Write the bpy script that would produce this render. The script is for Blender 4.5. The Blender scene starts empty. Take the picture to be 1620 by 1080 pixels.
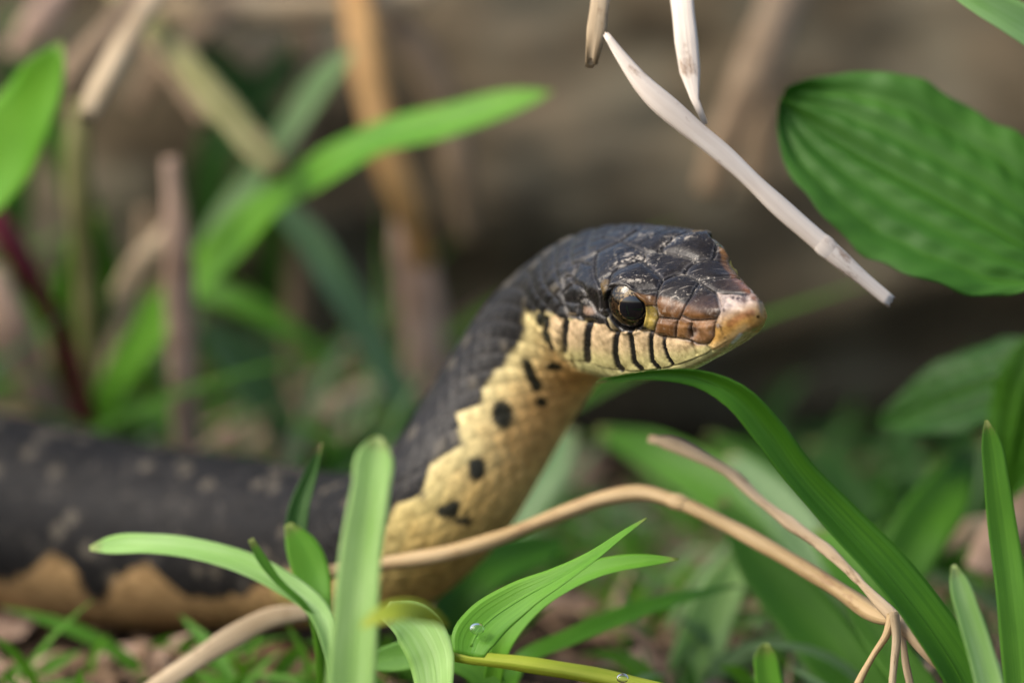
import bpy, bmesh, math, random
import numpy as np
from mathutils import Vector, Matrix, noise as mnoise

random.seed(11)
rng = np.random.default_rng(11)
SC = bpy.context.scene
CM = 0.01                                    # all modelling numbers below are centimetres

# ------------------------------------------------------------------ camera
PITCH = math.radians(10.0)
FPX = 6750.0                                 # 150 mm lens on 36 mm, in photo pixels (1620 wide)
D0 = 67.5                                    # depth of the snout plane, cm
CAMH = 19.15
Rv = np.array([1.0, 0, 0])
Fv = np.array([0, math.cos(PITCH), -math.sin(PITCH)])
Uv = np.array([0, math.sin(PITCH), math.cos(PITCH)])
CP = np.array([0.0, 0.0, CAMH])

cam_d = bpy.data.cameras.new('camera')
cam = bpy.data.objects.new('camera', cam_d)
SC.collection.objects.link(cam)
cam.location = CP * CM
cam.rotation_euler = (math.pi / 2 - PITCH, 0, 0)
cam_d.lens = 150; cam_d.sensor_width = 36
cam_d.clip_start = 0.02; cam_d.clip_end = 200
cam_d.dof.use_dof = True
cam_d.dof.focus_distance = (D0 + 1.15) * CM
cam_d.dof.aperture_fstop = 6.2
cam_d.dof.aperture_blades = 9
SC.camera = cam

# ------------------------------------------------------------------ light
SUN_EL, SUN_AZ = math.radians(46), math.radians(250)      # azimuth clockwise from +Y
w = bpy.data.worlds.new('World'); SC.world = w; w.use_nodes = True
nt = w.node_tree; bg = nt.nodes['Background']
sky = nt.nodes.new('ShaderNodeTexSky'); sky.sky_type = 'NISHITA'; sky.sun_disc = False
sky.sun_elevation = SUN_EL; sky.sun_rotation = SUN_AZ
sky.air_density = 1.0; sky.dust_density = 4.0; sky.ozone_density = 0.6
nt.links.new(sky.outputs[0], bg.inputs[0]); bg.inputs[1].default_value = 0.13
sd = bpy.data.lights.new('sun', 'SUN'); sd.energy = 1.5; sd.angle = math.radians(30); sd.color = (1.0, 0.95, 0.87)
sun = bpy.data.objects.new('sun', sd); SC.collection.objects.link(sun)
sdir = Vector((math.sin(SUN_AZ) * math.cos(SUN_EL), math.cos(SUN_AZ) * math.cos(SUN_EL), math.sin(SUN_EL)))
sun.rotation_euler = (-sdir).to_track_quat('-Z', 'Y').to_euler()
SC.view_settings.view_transform = 'Standard'; SC.view_settings.look = 'None'
SC.view_settings.gamma = 1.0; SC.view_settings.use_curve_mapping = False
SC.view_settings.exposure = 0.92
SC.render.engine = 'CYCLES'
SC.cycles.use_denoising = True
SC.cycles.max_bounces = 8

# ------------------------------------------------------------------ helpers
def far(dz): return dz if dz < 6 else 6 + (dz - 6) * 1.75      # what stands behind the snake is spread over the depth up to the log
def at(px, py, dz):
    d = D0 + far(dz)
    return CP + d * (Fv + Rv * ((px - 810) / FPX) - Uv * ((py - 540) / FPX))
def pxcm(dz): return (D0 + far(dz)) / FPX          # centimetres per photo pixel at that depth
def cam2w(P):                                 # (right, up, toward camera) about the frame centre -> world
    P = np.asarray(P, float)
    return CP + D0 * Fv + P[..., 0:1] * Rv + P[..., 1:2] * Uv - P[..., 2:3] * Fv
def c_at(px, py, dz):
    d = D0 + dz
    return np.array([(px - 810) * d / FPX, -(py - 540) * d / FPX, -dz])

def crom(P, n, t_in=None):
    """centripetal-ish Catmull-Rom through rows of P, n samples evenly along the control chord length"""
    P = np.asarray(P, float); m = len(P)
    if t_in is None:
        seg = np.linalg.norm(np.diff(P[:, :3], axis=0), axis=1)
        t = np.concatenate([[0], np.cumsum(np.maximum(seg, 1e-6))])
    else: t = np.asarray(t_in, float)
    T = np.zeros_like(P)
    for i in range(m):
        if i == 0: T[i] = (P[1] - P[0]) / (t[1] - t[0])
        elif i == m - 1: T[i] = (P[-1] - P[-2]) / (t[-1] - t[-2])
        else:
            a = (P[i] - P[i-1]) / (t[i] - t[i-1]); b = (P[i+1] - P[i]) / (t[i+1] - t[i])
            h0, h1 = t[i] - t[i-1], t[i+1] - t[i]
            T[i] = (a * h1 + b * h0) / (h0 + h1)
    q = np.linspace(t[0], t[-1], n) if np.isscalar(n) else np.asarray(n, float)
    k = np.clip(np.searchsorted(t, q, side='right') - 1, 0, m - 2)
    h = (t[k+1] - t[k]); x = ((q - t[k]) / h)[:, None]; h = h[:, None]
    return ((2*x**3 - 3*x**2 + 1) * P[k] + (x**3 - 2*x**2 + x) * h * T[k]
            + (-2*x**3 + 3*x**2) * P[k+1] + (x**3 - x**2) * h * T[k+1])

def mesh_obj(name, V, Fq, mat, parent=None, origin=None, smooth=True, uv=None, col=None, rgh=None):
    """V in world cm; origin in world cm"""
    V = np.asarray(V, float)
    if origin is None: origin = np.zeros(3)
    if parent is not None and origin is not None:
        pass
    me = bpy.data.meshes.new(name)
    Fq = np.asarray(Fq, np.int32); nf, k = Fq.shape
    me.vertices.add(len(V)); me.vertices.foreach_set('co', ((V - origin) * CM).astype(np.float32).ravel())
    me.loops.add(nf * k); me.loops.foreach_set('vertex_index', Fq.ravel())
    me.polygons.add(nf); me.polygons.foreach_set('loop_start', np.arange(0, nf * k, k, dtype=np.int32))
    me.polygons.foreach_set('loop_total', np.full(nf, k, np.int32))
    me.update(calc_edges=True)
    me.polygons.foreach_set('use_smooth', np.full(nf, smooth, bool))
    if uv is not None:
        l = me.uv_layers.new(name='UVMap'); l.data.foreach_set('uv', np.asarray(uv, np.float32)[Fq.ravel()].ravel())
    if col is not None:
        a = me.color_attributes.new('Col', 'FLOAT_COLOR', 'POINT'); a.data.foreach_set('color', np.asarray(col, np.float32).ravel())
    if rgh is not None:
        a = me.attributes.new('Matte', 'FLOAT', 'POINT'); a.data.foreach_set('value', np.asarray(rgh, np.float32).ravel())
    me.validate()
    o = bpy.data.objects.new(name, me); SC.collection.objects.link(o)
    if mat is not None: me.materials.append(mat)
    o.location = Vector(origin * CM)
    if parent is not None:
        o.parent = parent
        o.location = Vector(origin * CM) - parent.matrix_basis.translation
    return o
def tag(o, label=None, cat=None, group=None, kind=None):
    if label: o['label'] = label
    if cat: o['category'] = cat
    if group: o['group'] = group
    if kind: o['kind'] = kind
    return o
def empty(name, loc):
    o = bpy.data.objects.new(name, None); SC.collection.objects.link(o); o.location = Vector(np.asarray(loc) * CM)
    o.empty_display_size = 0.01
    return o
def grid_faces(nr, nc, close_c=False, off=0):
    r = np.arange(nr - 1)[:, None]; c = np.arange(nc if close_c else nc - 1)[None, :]
    c2 = (c + 1) % nc
    return off + np.stack([r * nc + c, r * nc + c2, (r + 1) * nc + c2, (r + 1) * nc + c], -1).reshape(-1, 4)

# ------------------------------------------------------------------ node helpers
def new_mat(name):
    m = bpy.data.materials.new(name); m.use_nodes = True
    n = m.node_tree.nodes; n.clear(); return m, n, m.node_tree.links
def N(n, t, **kw):
    x = n.new(t)
    for k, v in kw.items():
        if k.startswith('i_'): x.inputs[k[2:].replace('_', ' ')].default_value = v
        else: setattr(x, k, v)
    return x
def ramp(n, stops):
    r = n.new('ShaderNodeValToRGB'); e = r.color_ramp.elements
    while len(e) < len(stops): e.new(0.5)
    for el, (p, c) in zip(e, stops):
        el.position = p; el.color = (c if len(c) == 4 else (*c, 1))
    return r

def plant_mat(name, c_lo, c_hi, rough=0.42, trans=0.3, vein=14, edge=None, tcol=None, spot=None, worn=False):
    """striated blade: UV.x across 0..1, UV.y along in cm"""
    m, n, L = new_mat(name)
    uv = N(n, 'ShaderNodeUVMap', uv_map='UVMap')
    mp = N(n, 'ShaderNodeMapping'); mp.inputs['Scale'].default_value = (vein, 0.35, 1); L.new(uv.outputs[0], mp.inputs[0])
    n1 = N(n, 'ShaderNodeTexNoise'); n1.inputs['Scale'].default_value = 1.0; n1.inputs['Detail'].default_value = 4; L.new(mp.outputs[0], n1.inputs[0])
    mp2 = N(n, 'ShaderNodeMapping'); mp2.inputs['Scale'].default_value = (1.2, 0.5, 1); L.new(uv.outputs[0], mp2.inputs[0])
    n2 = N(n, 'ShaderNodeTexNoise'); n2.inputs['Scale'].default_value = 1.3; n2.inputs['Detail'].default_value = 3; L.new(mp2.outputs[0], n2.inputs[0])
    mx = N(n, 'ShaderNodeMath', operation='ADD'); L.new(n1.outputs[0], mx.inputs[0]); L.new(n2.outputs[0], mx.inputs[1])
    r = ramp(n, [(0.36, c_lo), (0.66, c_hi)]); hf = N(n, 'ShaderNodeMath', operation='MULTIPLY'); hf.inputs[1].default_value = 0.5
    L.new(mx.outputs[0], hf.inputs[0]); L.new(hf.outputs[0], r.inputs[0])
    out = r.outputs[0]
    if spot:
        n3 = N(n, 'ShaderNodeTexNoise'); n3.inputs['Scale'].default_value = 2.2; n3.inputs['Detail'].default_value = 6; n3.inputs['Roughness'].default_value = .7; L.new(mp2.outputs[0], n3.inputs[0])
        r3 = ramp(n, [(0.56, (0, 0, 0)), (0.66, (1, 1, 1))]); L.new(n3.outputs[0], r3.inputs[0])
        mm = N(n, 'ShaderNodeMix', data_type='RGBA'); L.new(r3.outputs[0], mm.inputs[0]); L.new(out, mm.inputs[6]); mm.inputs[7].default_value = (*spot, 1)
        out = mm.outputs[2]
    if worn:      # pale veins, insect specks and a dry tip (UV.y counts from the tip)
        mv = N(n, 'ShaderNodeMapping'); mv.inputs['Scale'].default_value = (55, .04, 1); L.new(uv.outputs[0], mv.inputs[0])
        nv = N(n, 'ShaderNodeTexNoise'); nv.inputs['Scale'].default_value = 1; nv.inputs['Detail'].default_value = 1; L.new(mv.outputs[0], nv.inputs[0])
        rv = ramp(n, [(.35, (.88, .90, .86)), (.62, (1.09, 1.07, 1.12))]); L.new(nv.outputs[0], rv.inputs[0])
        m1 = N(n, 'ShaderNodeMix', data_type='RGBA', blend_type='MULTIPLY'); m1.inputs[0].default_value = 1; L.new(out, m1.inputs[6]); L.new(rv.outputs[0], m1.inputs[7])
        ms_ = N(n, 'ShaderNodeMapping'); ms_.inputs['Scale'].default_value = (7, 9, 1); L.new(uv.outputs[0], ms_.inputs[0])
        ns = N(n, 'ShaderNodeTexNoise'); ns.inputs['Scale'].default_value = 1.6; ns.inputs['Detail'].default_value = 5; ns.inputs['Roughness'].default_value = .75; L.new(ms_.outputs[0], ns.inputs[0])
        rs_ = ramp(n, [(.70, (0, 0, 0)), (.76, (.8, .8, .8))]); L.new(ns.outputs[0], rs_.inputs[0])
        sx = N(n, 'ShaderNodeSeparateXYZ'); L.new(uv.outputs[0], sx.inputs[0])
        tp = N(n, 'ShaderNodeMath', operation='MULTIPLY_ADD'); L.new(ns.outputs[0], tp.inputs[0]); tp.inputs[1].default_value = -.9; L.new(sx.outputs[1], tp.inputs[2])
        rt = ramp(n, [(0.0, (.5, .5, .5)), (.03, (0, 0, 0))]); 
        ta = N(n, 'ShaderNodeMath', operation='ADD'); ta.inputs[1].default_value = .30; L.new(tp.outputs[0], ta.inputs[0]); L.new(ta.outputs[0], rt.inputs[0])
        mxm = N(n, 'ShaderNodeMath', operation='MAXIMUM'); L.new(rs_.outputs[0], mxm.inputs[0]); L.new(rt.outputs[0], mxm.inputs[1])
        m2 = N(n, 'ShaderNodeMix', data_type='RGBA'); L.new(mxm.outputs[0], m2.inputs[0]); L.new(m1.outputs[2], m2.inputs[6]); m2.inputs[7].default_value = (.24, .17, .07, 1)
        out = m2.outputs[2]
    b = N(n, 'ShaderNodeBsdfPrincipled'); b.inputs['Roughness'].default_value = rough
    b.inputs['Specular IOR Level'].default_value = 0.32
    L.new(out, b.inputs['Base Color'])
    mp3 = N(n, 'ShaderNodeMapping'); mp3.inputs['Scale'].default_value = (vein * 2.2, 0.15, 1); L.new(uv.outputs[0], mp3.inputs[0])
    n4 = N(n, 'ShaderNodeTexNoise'); n4.inputs['Scale'].default_value = 1.0; L.new(mp3.outputs[0], n4.inputs[0])
    bp = N(n, 'ShaderNodeBump'); bp.inputs['Strength'].default_value = 0.35; bp.inputs['Distance'].default_value = 0.0004
    L.new(n4.outputs[0], bp.inputs['Height']); L.new(bp.outputs[0], b.inputs['Normal'])
    o = N(n, 'ShaderNodeOutputMaterial')
    if trans > 0:
        tr = N(n, 'ShaderNodeBsdfTranslucent')
        if tcol: tr.inputs[0].default_value = (*tcol, 1)
        else: L.new(out, tr.inputs[0])
        ms = N(n, 'ShaderNodeMixShader'); ms.inputs[0].default_value = trans
        L.new(b.outputs[0], ms.inputs[1]); L.new(tr.outputs[0], ms.inputs[2]); L.new(ms.outputs[0], o.inputs[0])
    else: L.new(b.outputs[0], o.inputs[0])
    return m

M = {}
M['green'] = plant_mat('green_blade', (0.052, 0.170, 0.008), (0.095, 0.260, 0.016), rough=.5, tcol=(0.16, 0.42, 0.015), worn=True)
M['bright'] = plant_mat('bright_blade', (0.080, 0.250, 0.012), (0.140, 0.345, 0.024), rough=.5, tcol=(0.24, 0.5, 0.02), worn=True)
M['pale'] = plant_mat('pale_blade', (0.270, 0.510, 0.110), (0.460, 0.690, 0.265), rough=.42, tcol=(0.32, 0.55, 0.08), worn=True)
M['blue'] = plant_mat('bluish_blade', (0.120, 0.230, 0.080), (0.260, 0.390, 0.185), rough=.5, tcol=(0.24, 0.42, 0.12), worn=True)
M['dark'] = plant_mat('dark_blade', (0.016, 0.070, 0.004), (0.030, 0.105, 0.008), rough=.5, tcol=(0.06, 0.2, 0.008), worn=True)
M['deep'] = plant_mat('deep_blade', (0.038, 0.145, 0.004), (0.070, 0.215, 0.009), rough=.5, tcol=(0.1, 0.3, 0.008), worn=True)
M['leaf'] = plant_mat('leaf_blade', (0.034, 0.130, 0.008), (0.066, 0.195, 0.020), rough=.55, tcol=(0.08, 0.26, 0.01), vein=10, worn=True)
M['olive'] = plant_mat('olive_blade', (0.200, 0.200, 0.065), (0.330, 0.310, 0.140), rough=.6, spot=(.22, .16, .08))
M['yellow'] = plant_mat('yellow_blade', (0.300, 0.390, 0.030), (0.480, 0.540, 0.060), rough=.5, tcol=(.5, .55, .05))
M['straw'] = plant_mat('straw', (0.350, 0.255, 0.145), (0.570, 0.450, 0.290), rough=.6, trans=.12, vein=9, spot=(.24, .16, .08))
M['white_straw'] = plant_mat('white_straw', (0.640, 0.535, 0.430), (0.840, 0.750, 0.640), rough=.55, trans=.1, vein=8, spot=(.38, .27, .19))
M['orange_straw'] = plant_mat('orange_straw', (0.330, 0.175, 0.055), (0.460, 0.280, 0.105), rough=.6, trans=.12, vein=9)
M['brown_straw'] = plant_mat('brown_straw', (0.180, 0.122, 0.070), (0.300, 0.218, 0.135), rough=.7, trans=.08, vein=9, spot=(.12, .08, .045))
M['gold_straw'] = plant_mat('gold_straw', (0.380, 0.255, 0.110), (0.560, 0.410, 0.220), rough=.5, trans=.1, vein=9, spot=(.32, .19, .09))
M['twig'] = plant_mat('twig_bark', (0.330, 0.235, 0.135), (0.600, 0.470, 0.310), rough=.75, trans=0, vein=5, spot=(.17, .105, .055))
M['red'] = plant_mat('red_stem', (0.120, 0.014, 0.025), (0.180, 0.030, 0.040), trans=.1)
M['dead'] = plant_mat('dead_leaf', (0.150, 0.088, 0.048), (0.300, 0.195, 0.115), rough=.8, trans=.12, vein=5, spot=(.07, .04, .022))
M['maroon'] = plant_mat('maroon_leaf', (0.060, 0.024, 0.016), (0.105, 0.045, 0.030), rough=.5, trans=.05, vein=4)
M['pink'] = plant_mat('pinkish_litter', (0.300, 0.195, 0.135), (0.470, 0.340, 0.255), rough=.75, trans=.12, vein=6, spot=(.18, .11, .07))

# ------------------------------------------------------------------ ground
def fbm(x, y, s, o=4):
    return mnoise.fractal(Vector((x * s, y * s, 3.7)), 1.0, 2.0, o)
def build_ground():
    def axis(lo, hi, c, fine, n):
        a = np.linspace(c - 45, c + 45, fine)
        g = 45 * np.geomspace(1.06, 60, n)
        return np.concatenate([c - g[::-1], a, c + g])
    xs = axis(0, 0, 0, 150, 16); ys = axis(0, 0, 82, 150, 16)
    X, Y = np.meshgrid(xs, ys)
    Z = np.array([fbm(x, y, .11) * .32 + fbm(x, y, .6) * .10 for x, y in zip(X.ravel(), Y.ravel())])
    V = np.stack([X.ravel(), Y.ravel(), Z - .25], 1)
    m, n, L = new_mat('soil')
    tc = N(n, 'ShaderNodeTexCoord')
    a = N(n, 'ShaderNodeTexNoise'); a.inputs['Scale'].default_value = 60; a.inputs['Detail'].default_value = 8; L.new(tc.outputs['Object'], a.inputs[0])
    r = ramp(n, [(.3, (.014, .009, .005)), (.55, (.038, .025, .015)), (.75, (.08, .055, .034))]); L.new(a.outputs[0], r.inputs[0])
    a2 = N(n, 'ShaderNodeTexNoise'); a2.inputs['Scale'].default_value = 400; a2.inputs['Detail'].default_value = 6; L.new(tc.outputs['Object'], a2.inputs[0])
    bp = N(n, 'ShaderNodeBump'); bp.inputs['Distance'].default_value = .003; L.new(a2.outputs[0], bp.inputs['Height'])
    b = N(n, 'ShaderNodeBsdfPrincipled'); b.inputs['Roughness'].default_value = .95; b.inputs['Specular IOR Level'].default_value = .12; L.new(r.outputs[0], b.inputs['Base Color']); L.new(bp.outputs[0], b.inputs['Normal'])
    o = N(n, 'ShaderNodeOutputMaterial'); L.new(b.outputs[0], o.inputs[0])
    g = mesh_obj('ground', V, grid_faces(len(ys), len(xs)), m)
    tag(g, kind='structure')
build_ground()

# ------------------------------------------------------------------ fallen log
G0 = at(1000, 700, 18.2); G0[2] = 0
LOGR, LOGC = 8.2, np.array([0, G0[1] + 6.4, 5.6])
def build_log():
    root = empty('fallen_log', (0, LOGC[1], 0))
    nl, nc = 260, 150
    xs = np.linspace(-85, 95, nl); th = np.linspace(0, 2 * math.pi, nc, endpoint=False)
    V = []
    for x in xs:
        yo = 1.6 * math.sin(x * .035 + .5); zo = .5 * math.sin(x * .05)
        for a in th:
            ca, sa = math.cos(a), math.sin(a)
            tw = a + x * .012
            q = Vector((x * .09, math.cos(tw) * 2.2, math.sin(tw) * 2.2))
            d = .75 * mnoise.fractal(q, 1, 2, 3) + .55 * mnoise.fractal(Vector((x * .28, math.cos(tw) * 2.6, math.sin(tw) * 2.6 + 9)), 1, 2, 3)
            q2 = Vector((x * .16, math.cos(tw) * 9, math.sin(tw) * 9))
            rg = 1 - abs(mnoise.noise(q2)) * 2
            d += .16 * max(0, rg) ** 1.5 + .12 * mnoise.noise(Vector((x * .8, math.cos(tw) * 14, math.sin(tw) * 14)))
            r = LOGR * (1 - .0016 * x) + d
            V.append((x, LOGC[1] + yo + r * ca, LOGC[2] + zo + r * sa))
    V = np.array(V)
    F = grid_faces(nl, nc, True)
    m, n, L = new_mat('bark')
    tc = N(n, 'ShaderNodeTexCoord')
    mp = N(n, 'ShaderNodeMapping'); mp.inputs['Scale'].default_value = (22, 38, 38); mp.inputs['Rotation'].default_value = (0, .25, 0); L.new(tc.outputs['Object'], mp.inputs[0])
    a = N(n, 'ShaderNodeTexNoise'); a.inputs['Scale'].default_value = 1.0; a.inputs['Detail'].default_value = 7; a.inputs['Roughness'].default_value = .62; L.new(mp.outputs[0], a.inputs[0])
    r = ramp(n, [(.3, (.024, .018, .010)), (.48, (.085, .066, .040)), (.66, (.165, .128, .080)), (.82, (.28, .215, .13))]); L.new(a.outputs[0], r.inputs[0])
    g = N(n, 'ShaderNodeTexNoise'); g.inputs['Scale'].default_value = 30; g.inputs['Detail'].default_value = 4; L.new(tc.outputs['Object'], g.inputs[0])
    gr = ramp(n, [(.46, (0, 0, 0)), (.62, (.8, .8, .8))]); L.new(g.outputs[0], gr.inputs[0])
    mx = N(n, 'ShaderNodeMix', data_type='RGBA'); L.new(gr.outputs[0], mx.inputs[0]); L.new(r.outputs[0], mx.inputs[6]); mx.inputs[7].default_value = (.135, .12, .082, 1)
    b = N(n, 'ShaderNodeBsdfPrincipled'); b.inputs['Roughness'].default_value = .95; b.inputs['Specular IOR Level'].default_value = .12; L.new(mx.outputs[2], b.inputs['Base Color'])
    bp = N(n, 'ShaderNodeBump'); bp.inputs['Distance'].default_value = .004; L.new(a.outputs[0], bp.inputs['Height']); L.new(bp.outputs[0], b.inputs['Normal'])
    o = N(n, 'ShaderNodeOutputMaterial'); L.new(b.outputs[0], o.inputs[0])
    mesh_obj('bark', V, F, m, root, origin=LOGC)
    # end grain
    for e, row in ((0, 0), (1, nl - 1)):
        ring = V[row * nc:(row + 1) * nc]; c = ring.mean(0)
        rings = [c + (ring - c) * k for k in (1.0, .75, .5, .25, .02)]
        m2 = M.get('endgrain')
        if m2 is None:
            m2, n, L = new_mat('end_grain'); M['endgrain'] = m2
            tc = N(n, 'ShaderNodeTexCoord'); wv = N(n, 'ShaderNodeTexWave', wave_type='RINGS', rings_direction='X'); wv.inputs['Scale'].default_value = 60; wv.inputs['Distortion'].default_value = 3
            L.new(tc.outputs['Object'], wv.inputs[0]); r = ramp(n, [(0, (.14, .09, .05)), (1, (.3, .21, .13))]); L.new(wv.outputs[0], r.inputs[0])
            b = N(n, 'ShaderNodeBsdfPrincipled'); b.inputs['Roughness'].default_value = .85; L.new(r.outputs[0], b.inputs['Base Color'])
            o = N(n, 'ShaderNodeOutputMaterial'); L.new(b.outputs[0], o.inputs[0])
        mesh_obj('end_grain', np.concatenate(rings), grid_faces(5, nc, True), m2, root, origin=c)
    tag(root, 'thick dark brown fallen log lying behind the snake', 'log')
build_log()

# ------------------------------------------------------------------ snake
def orth(f, s):
    f = np.array(f, float); f /= np.linalg.norm(f); s = np.array(s, float); s -= f * s.dot(f); s /= np.linalg.norm(s)
    return f, s, -np.cross(f, s)
hf, hs, hu = orth((.56, -.37, .742), (-.79, -.458, .408))
_p = math.radians(20)
hf, hu = hf * math.cos(_p) + hu * math.sin(_p), hu * math.cos(_p) - hf * math.sin(_p)   # snout, right side, crown (camera axes)
HO = c_at(1190, 500, 0)

# half profiles (lateral, up): crown, frontal edge, brow, under brow, cheek, lip, jaw, chin side, throat
HEAD = [
 (0.00, [(0, .03), (.01, .03), (.02, .025), (.025, .015), (.025, 0), (.02, -.015), (.015, -.02), (.008, -.025), (0, -.025)]),
 (0.05, [(0, .16), (.06, .155), (.11, .135), (.125, .07), (.13, .0), (.115, -.08), (.08, -.11), (.05, -.125), (0, -.13)]),
 (0.17, [(0, .225), (.09, .225), (.18, .20), (.215, .10), (.23, -.01), (.20, -.13), (.14, -.165), (.08, -.18), (0, -.18)]),
 (0.50, [(0, .27), (.15, .27), (.31, .24), (.37, .10), (.39, -.06), (.36, -.25), (.27, -.30), (.14, -.315), (0, -.32)]),
 (1.00, [(0, .34), (.21, .36), (.46, .30), (.55, .12), (.58, -.11), (.57, -.43), (.48, -.52), (.25, -.565), (0, -.57)]),
 (1.60, [(0, .56), (.30, .57), (.63, .46), (.74, .25), (.78, -.05), (.80, -.56), (.71, -.67), (.38, -.75), (0, -.76)]),
 (2.00, [(0, .68), (.40, .71), (.84, .66), (.86, .40), (.91, .05), (.93, -.61), (.84, -.76), (.45, -.87), (0, -.88)]),
 (2.40, [(0, .80), (.47, .86), (.97, .84), (1.03, .58), (1.02, .12), (1.05, -.63), (.96, -.80), (.52, -.92), (0, -.94)]),
 (3.00, [(0, .99), (.50, 1.01), (.99, .87), (1.08, .60), (1.17, .12), (1.17, -.60), (1.06, -.82), (.60, -.97), (0, -1.0)]),
 (4.00, [(0, 1.16), (.55, 1.10), (1.0, .87), (1.2, .57), (1.32, .12), (1.30, -.45), (1.14, -.79), (.68, -1.02), (0, -1.1)]),
 (4.90, [(0, 1.22), (.57, 1.12), (1.0, .87), (1.2, .55), (1.30, .10), (1.22, -.42), (1.04, -.80), (.62, -1.05), (0, -1.15)]),
]
NECKR = [(6.2, 1.19), (8.0, 1.22), (10.0, 1.25), (12.0, 1.30), (13.5, 1.36), (16, 1.55), (18.5, 1.74), (21, 1.86), (25, 1.92), (35, 1.8), (48, 1.35), (60, .7), (68, .12)]

def snake():
    # --- spine in camera axes
    pts = [HO - (T - .15) * hf for T in (0, 1, 2, 3, 4)]
    ups = [hu] * 5
    for px, py, dz, u in [(917, 497, 5.25, (-.52, .80, .22)), (864, 545, 5.95, (-.68, .70, .15)), (816, 612, 6.25, (-.80, .58, .12)),
                          (768, 692, 6.3, (-.84, .52, .14)), (716, 775, 6.2, (-.72, .62, .22)), (638, 850, 6.9, (-.40, .85, .33)),
                          (535, 872, 8.6, (-.10, .96, .26)), (400, 864, 10.4, (-.02, .98, .2)), (200, 850, 12.0, (.03, .98, .18)),
                          (0, 815, 13.0, (.08, .98, .18)), (-250, 790, 13.8, (.03, .98, .17))]:
        pts.append(c_at(px, py, dz)); ups.append(np.array(u))
    def w2c(P): d = P - (CP + D0 * Fv); return np.array([d.dot(Rv), d.dot(Uv), -d.dot(Fv)])
    base = cam2w(pts[-1])
    for dx, dy, z in [(-4.5, .8, 1.85), (-10, 1.2, 1.8), (-16, -.5, 1.6), (-22, -3, 1.3), (-29, -4, .95), (-36, -2, .55), (-42, .5, .2)]:
        pts.append(w2c(np.array([base[0] + dx, base[1] + dy, z]))); ups.append(np.array((0, .98, .17)))
    pts = np.array(pts); ups = np.array(ups)
    dense = crom(np.concatenate([pts, ups], 1), 6000)
    S = np.concatenate([[0], np.cumsum(np.linalg.norm(np.diff(dense[:, :3], axis=0), axis=1))])
    Tot = S[-1]
    # --- rows
    rows = np.concatenate([np.array([0, .002, .006, .012, .02, .03, .042, .056, .072, .09, .11]),
                           np.arange(.122, 5.6, .0128), np.arange(5.6, 14.0, .032), np.arange(14.0, 27, .06), np.linspace(27, Tot, 170)])
    nr = len(rows)
    P = np.stack([np.interp(rows, S, dense[:, k]) for k in range(3)], 1)
    U = np.stack([np.interp(rows, S, dense[:, 3 + k]) for k in range(3)], 1)
    e = .15
    Tn = np.stack([np.interp(rows + e, S, dense[:, k]) - np.interp(rows - e, S, dense[:, k]) for k in range(3)], 1)
    Tn = -Tn / np.linalg.norm(Tn, axis=1)[:, None]              # towards the snout
    Tn[rows < 3.2] = hf
    U -= Tn * (U * Tn).sum(1)[:, None]; U /= np.linalg.norm(U, axis=1)[:, None]
    Rt = np.cross(Tn, U)                                        # the snake's right
    # --- half profiles
    keys = [(T, np.array(p, float)) for T, p in HEAD]
    for T, r in NECKR:
        th = np.arange(9) * math.pi / 8
        y, z = r * np.sin(th), r * np.cos(th)
        z = np.where(z < 0, z * .93, z * 1.02)
        keys.append((T, np.stack([y, z], 1)))
    keys.append((Tot + .5, keys[-1][1] * .4))
    q = lambda t: np.sqrt(t)
    KP = crom(np.array([k[1].ravel() for k in keys]), q(rows), q(np.array([k[0] for k in keys]))).reshape(nr, 9, 2)
    H = 241
    ext = np.concatenate([KP[:, 1:2] * [-1, 1], KP, KP[:, 7:8] * [-1, 1]], 1)
    v = np.linspace(0, 8, H); k = np.clip(v.astype(int), 0, 7); x = (v - k)[None, :, None]
    p0, p1, p2, p3 = (ext[:, k + j] for j in range(4))
    prof = .5 * (2 * p1 + (p2 - p0) * x + (2 * p0 - 5 * p1 + 4 * p2 - p3) * x**2 + (3 * p1 - p0 - 3 * p2 + p3) * x**3)
    prof[:, 0, 0] = 0; prof[:, -1, 0] = 0
    # smooth profile slightly round the corners
    full = np.concatenate([prof, prof[:, -2:0:-1] * [-1, 1]], 1)       # closed ring, nc columns
    nc = full.shape[1]
    for _ in range(3): full = .5 * full + .25 * (np.roll(full, 1, 1) + np.roll(full, -1, 1))
    B = P[:, None, :] + full[..., 0:1] * Rt[:, None, :] + full[..., 1:2] * U[:, None, :]
    du = np.gradient(B, axis=0); dv = np.roll(B, -1, 1) - np.roll(B, 1, 1)
    Nn = np.cross(dv, du); Nn /= np.maximum(np.linalg.norm(Nn, axis=2)[..., None], 1e-9)
    if (Nn[300, 0] * U[300]).sum() < 0: Nn = -Nn
    Nn[0] = Tn[0]
    # --- right half in photo pixels
    B2, N2 = B[:, :H], Nn[:, :H]
    dep = D0 - B2[..., 2]
    PX = 810 + B2[..., 0] * FPX / dep; PY = 540 - B2[..., 1] * FPX / dep
    view = np.array([0, 0, D0]) - B2; view /= np.linalg.norm(view, axis=2)[..., None]
    face = (N2 * view).sum(2)
    TT = np.broadcast_to(rows[:, None], PX.shape); VV = np.broadcast_to(v[None], PX.shape)
    flat = lambda a: np.ascontiguousarray(a.reshape(-1))
    px, py, fc, tt, vv = flat(PX), flat(PY), flat(face), flat(TT), flat(VV)
    def sst(a, b, x): t = np.clip((x - a) / (b - a), 0, 1); return t * t * (3 - 2 * t)
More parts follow.
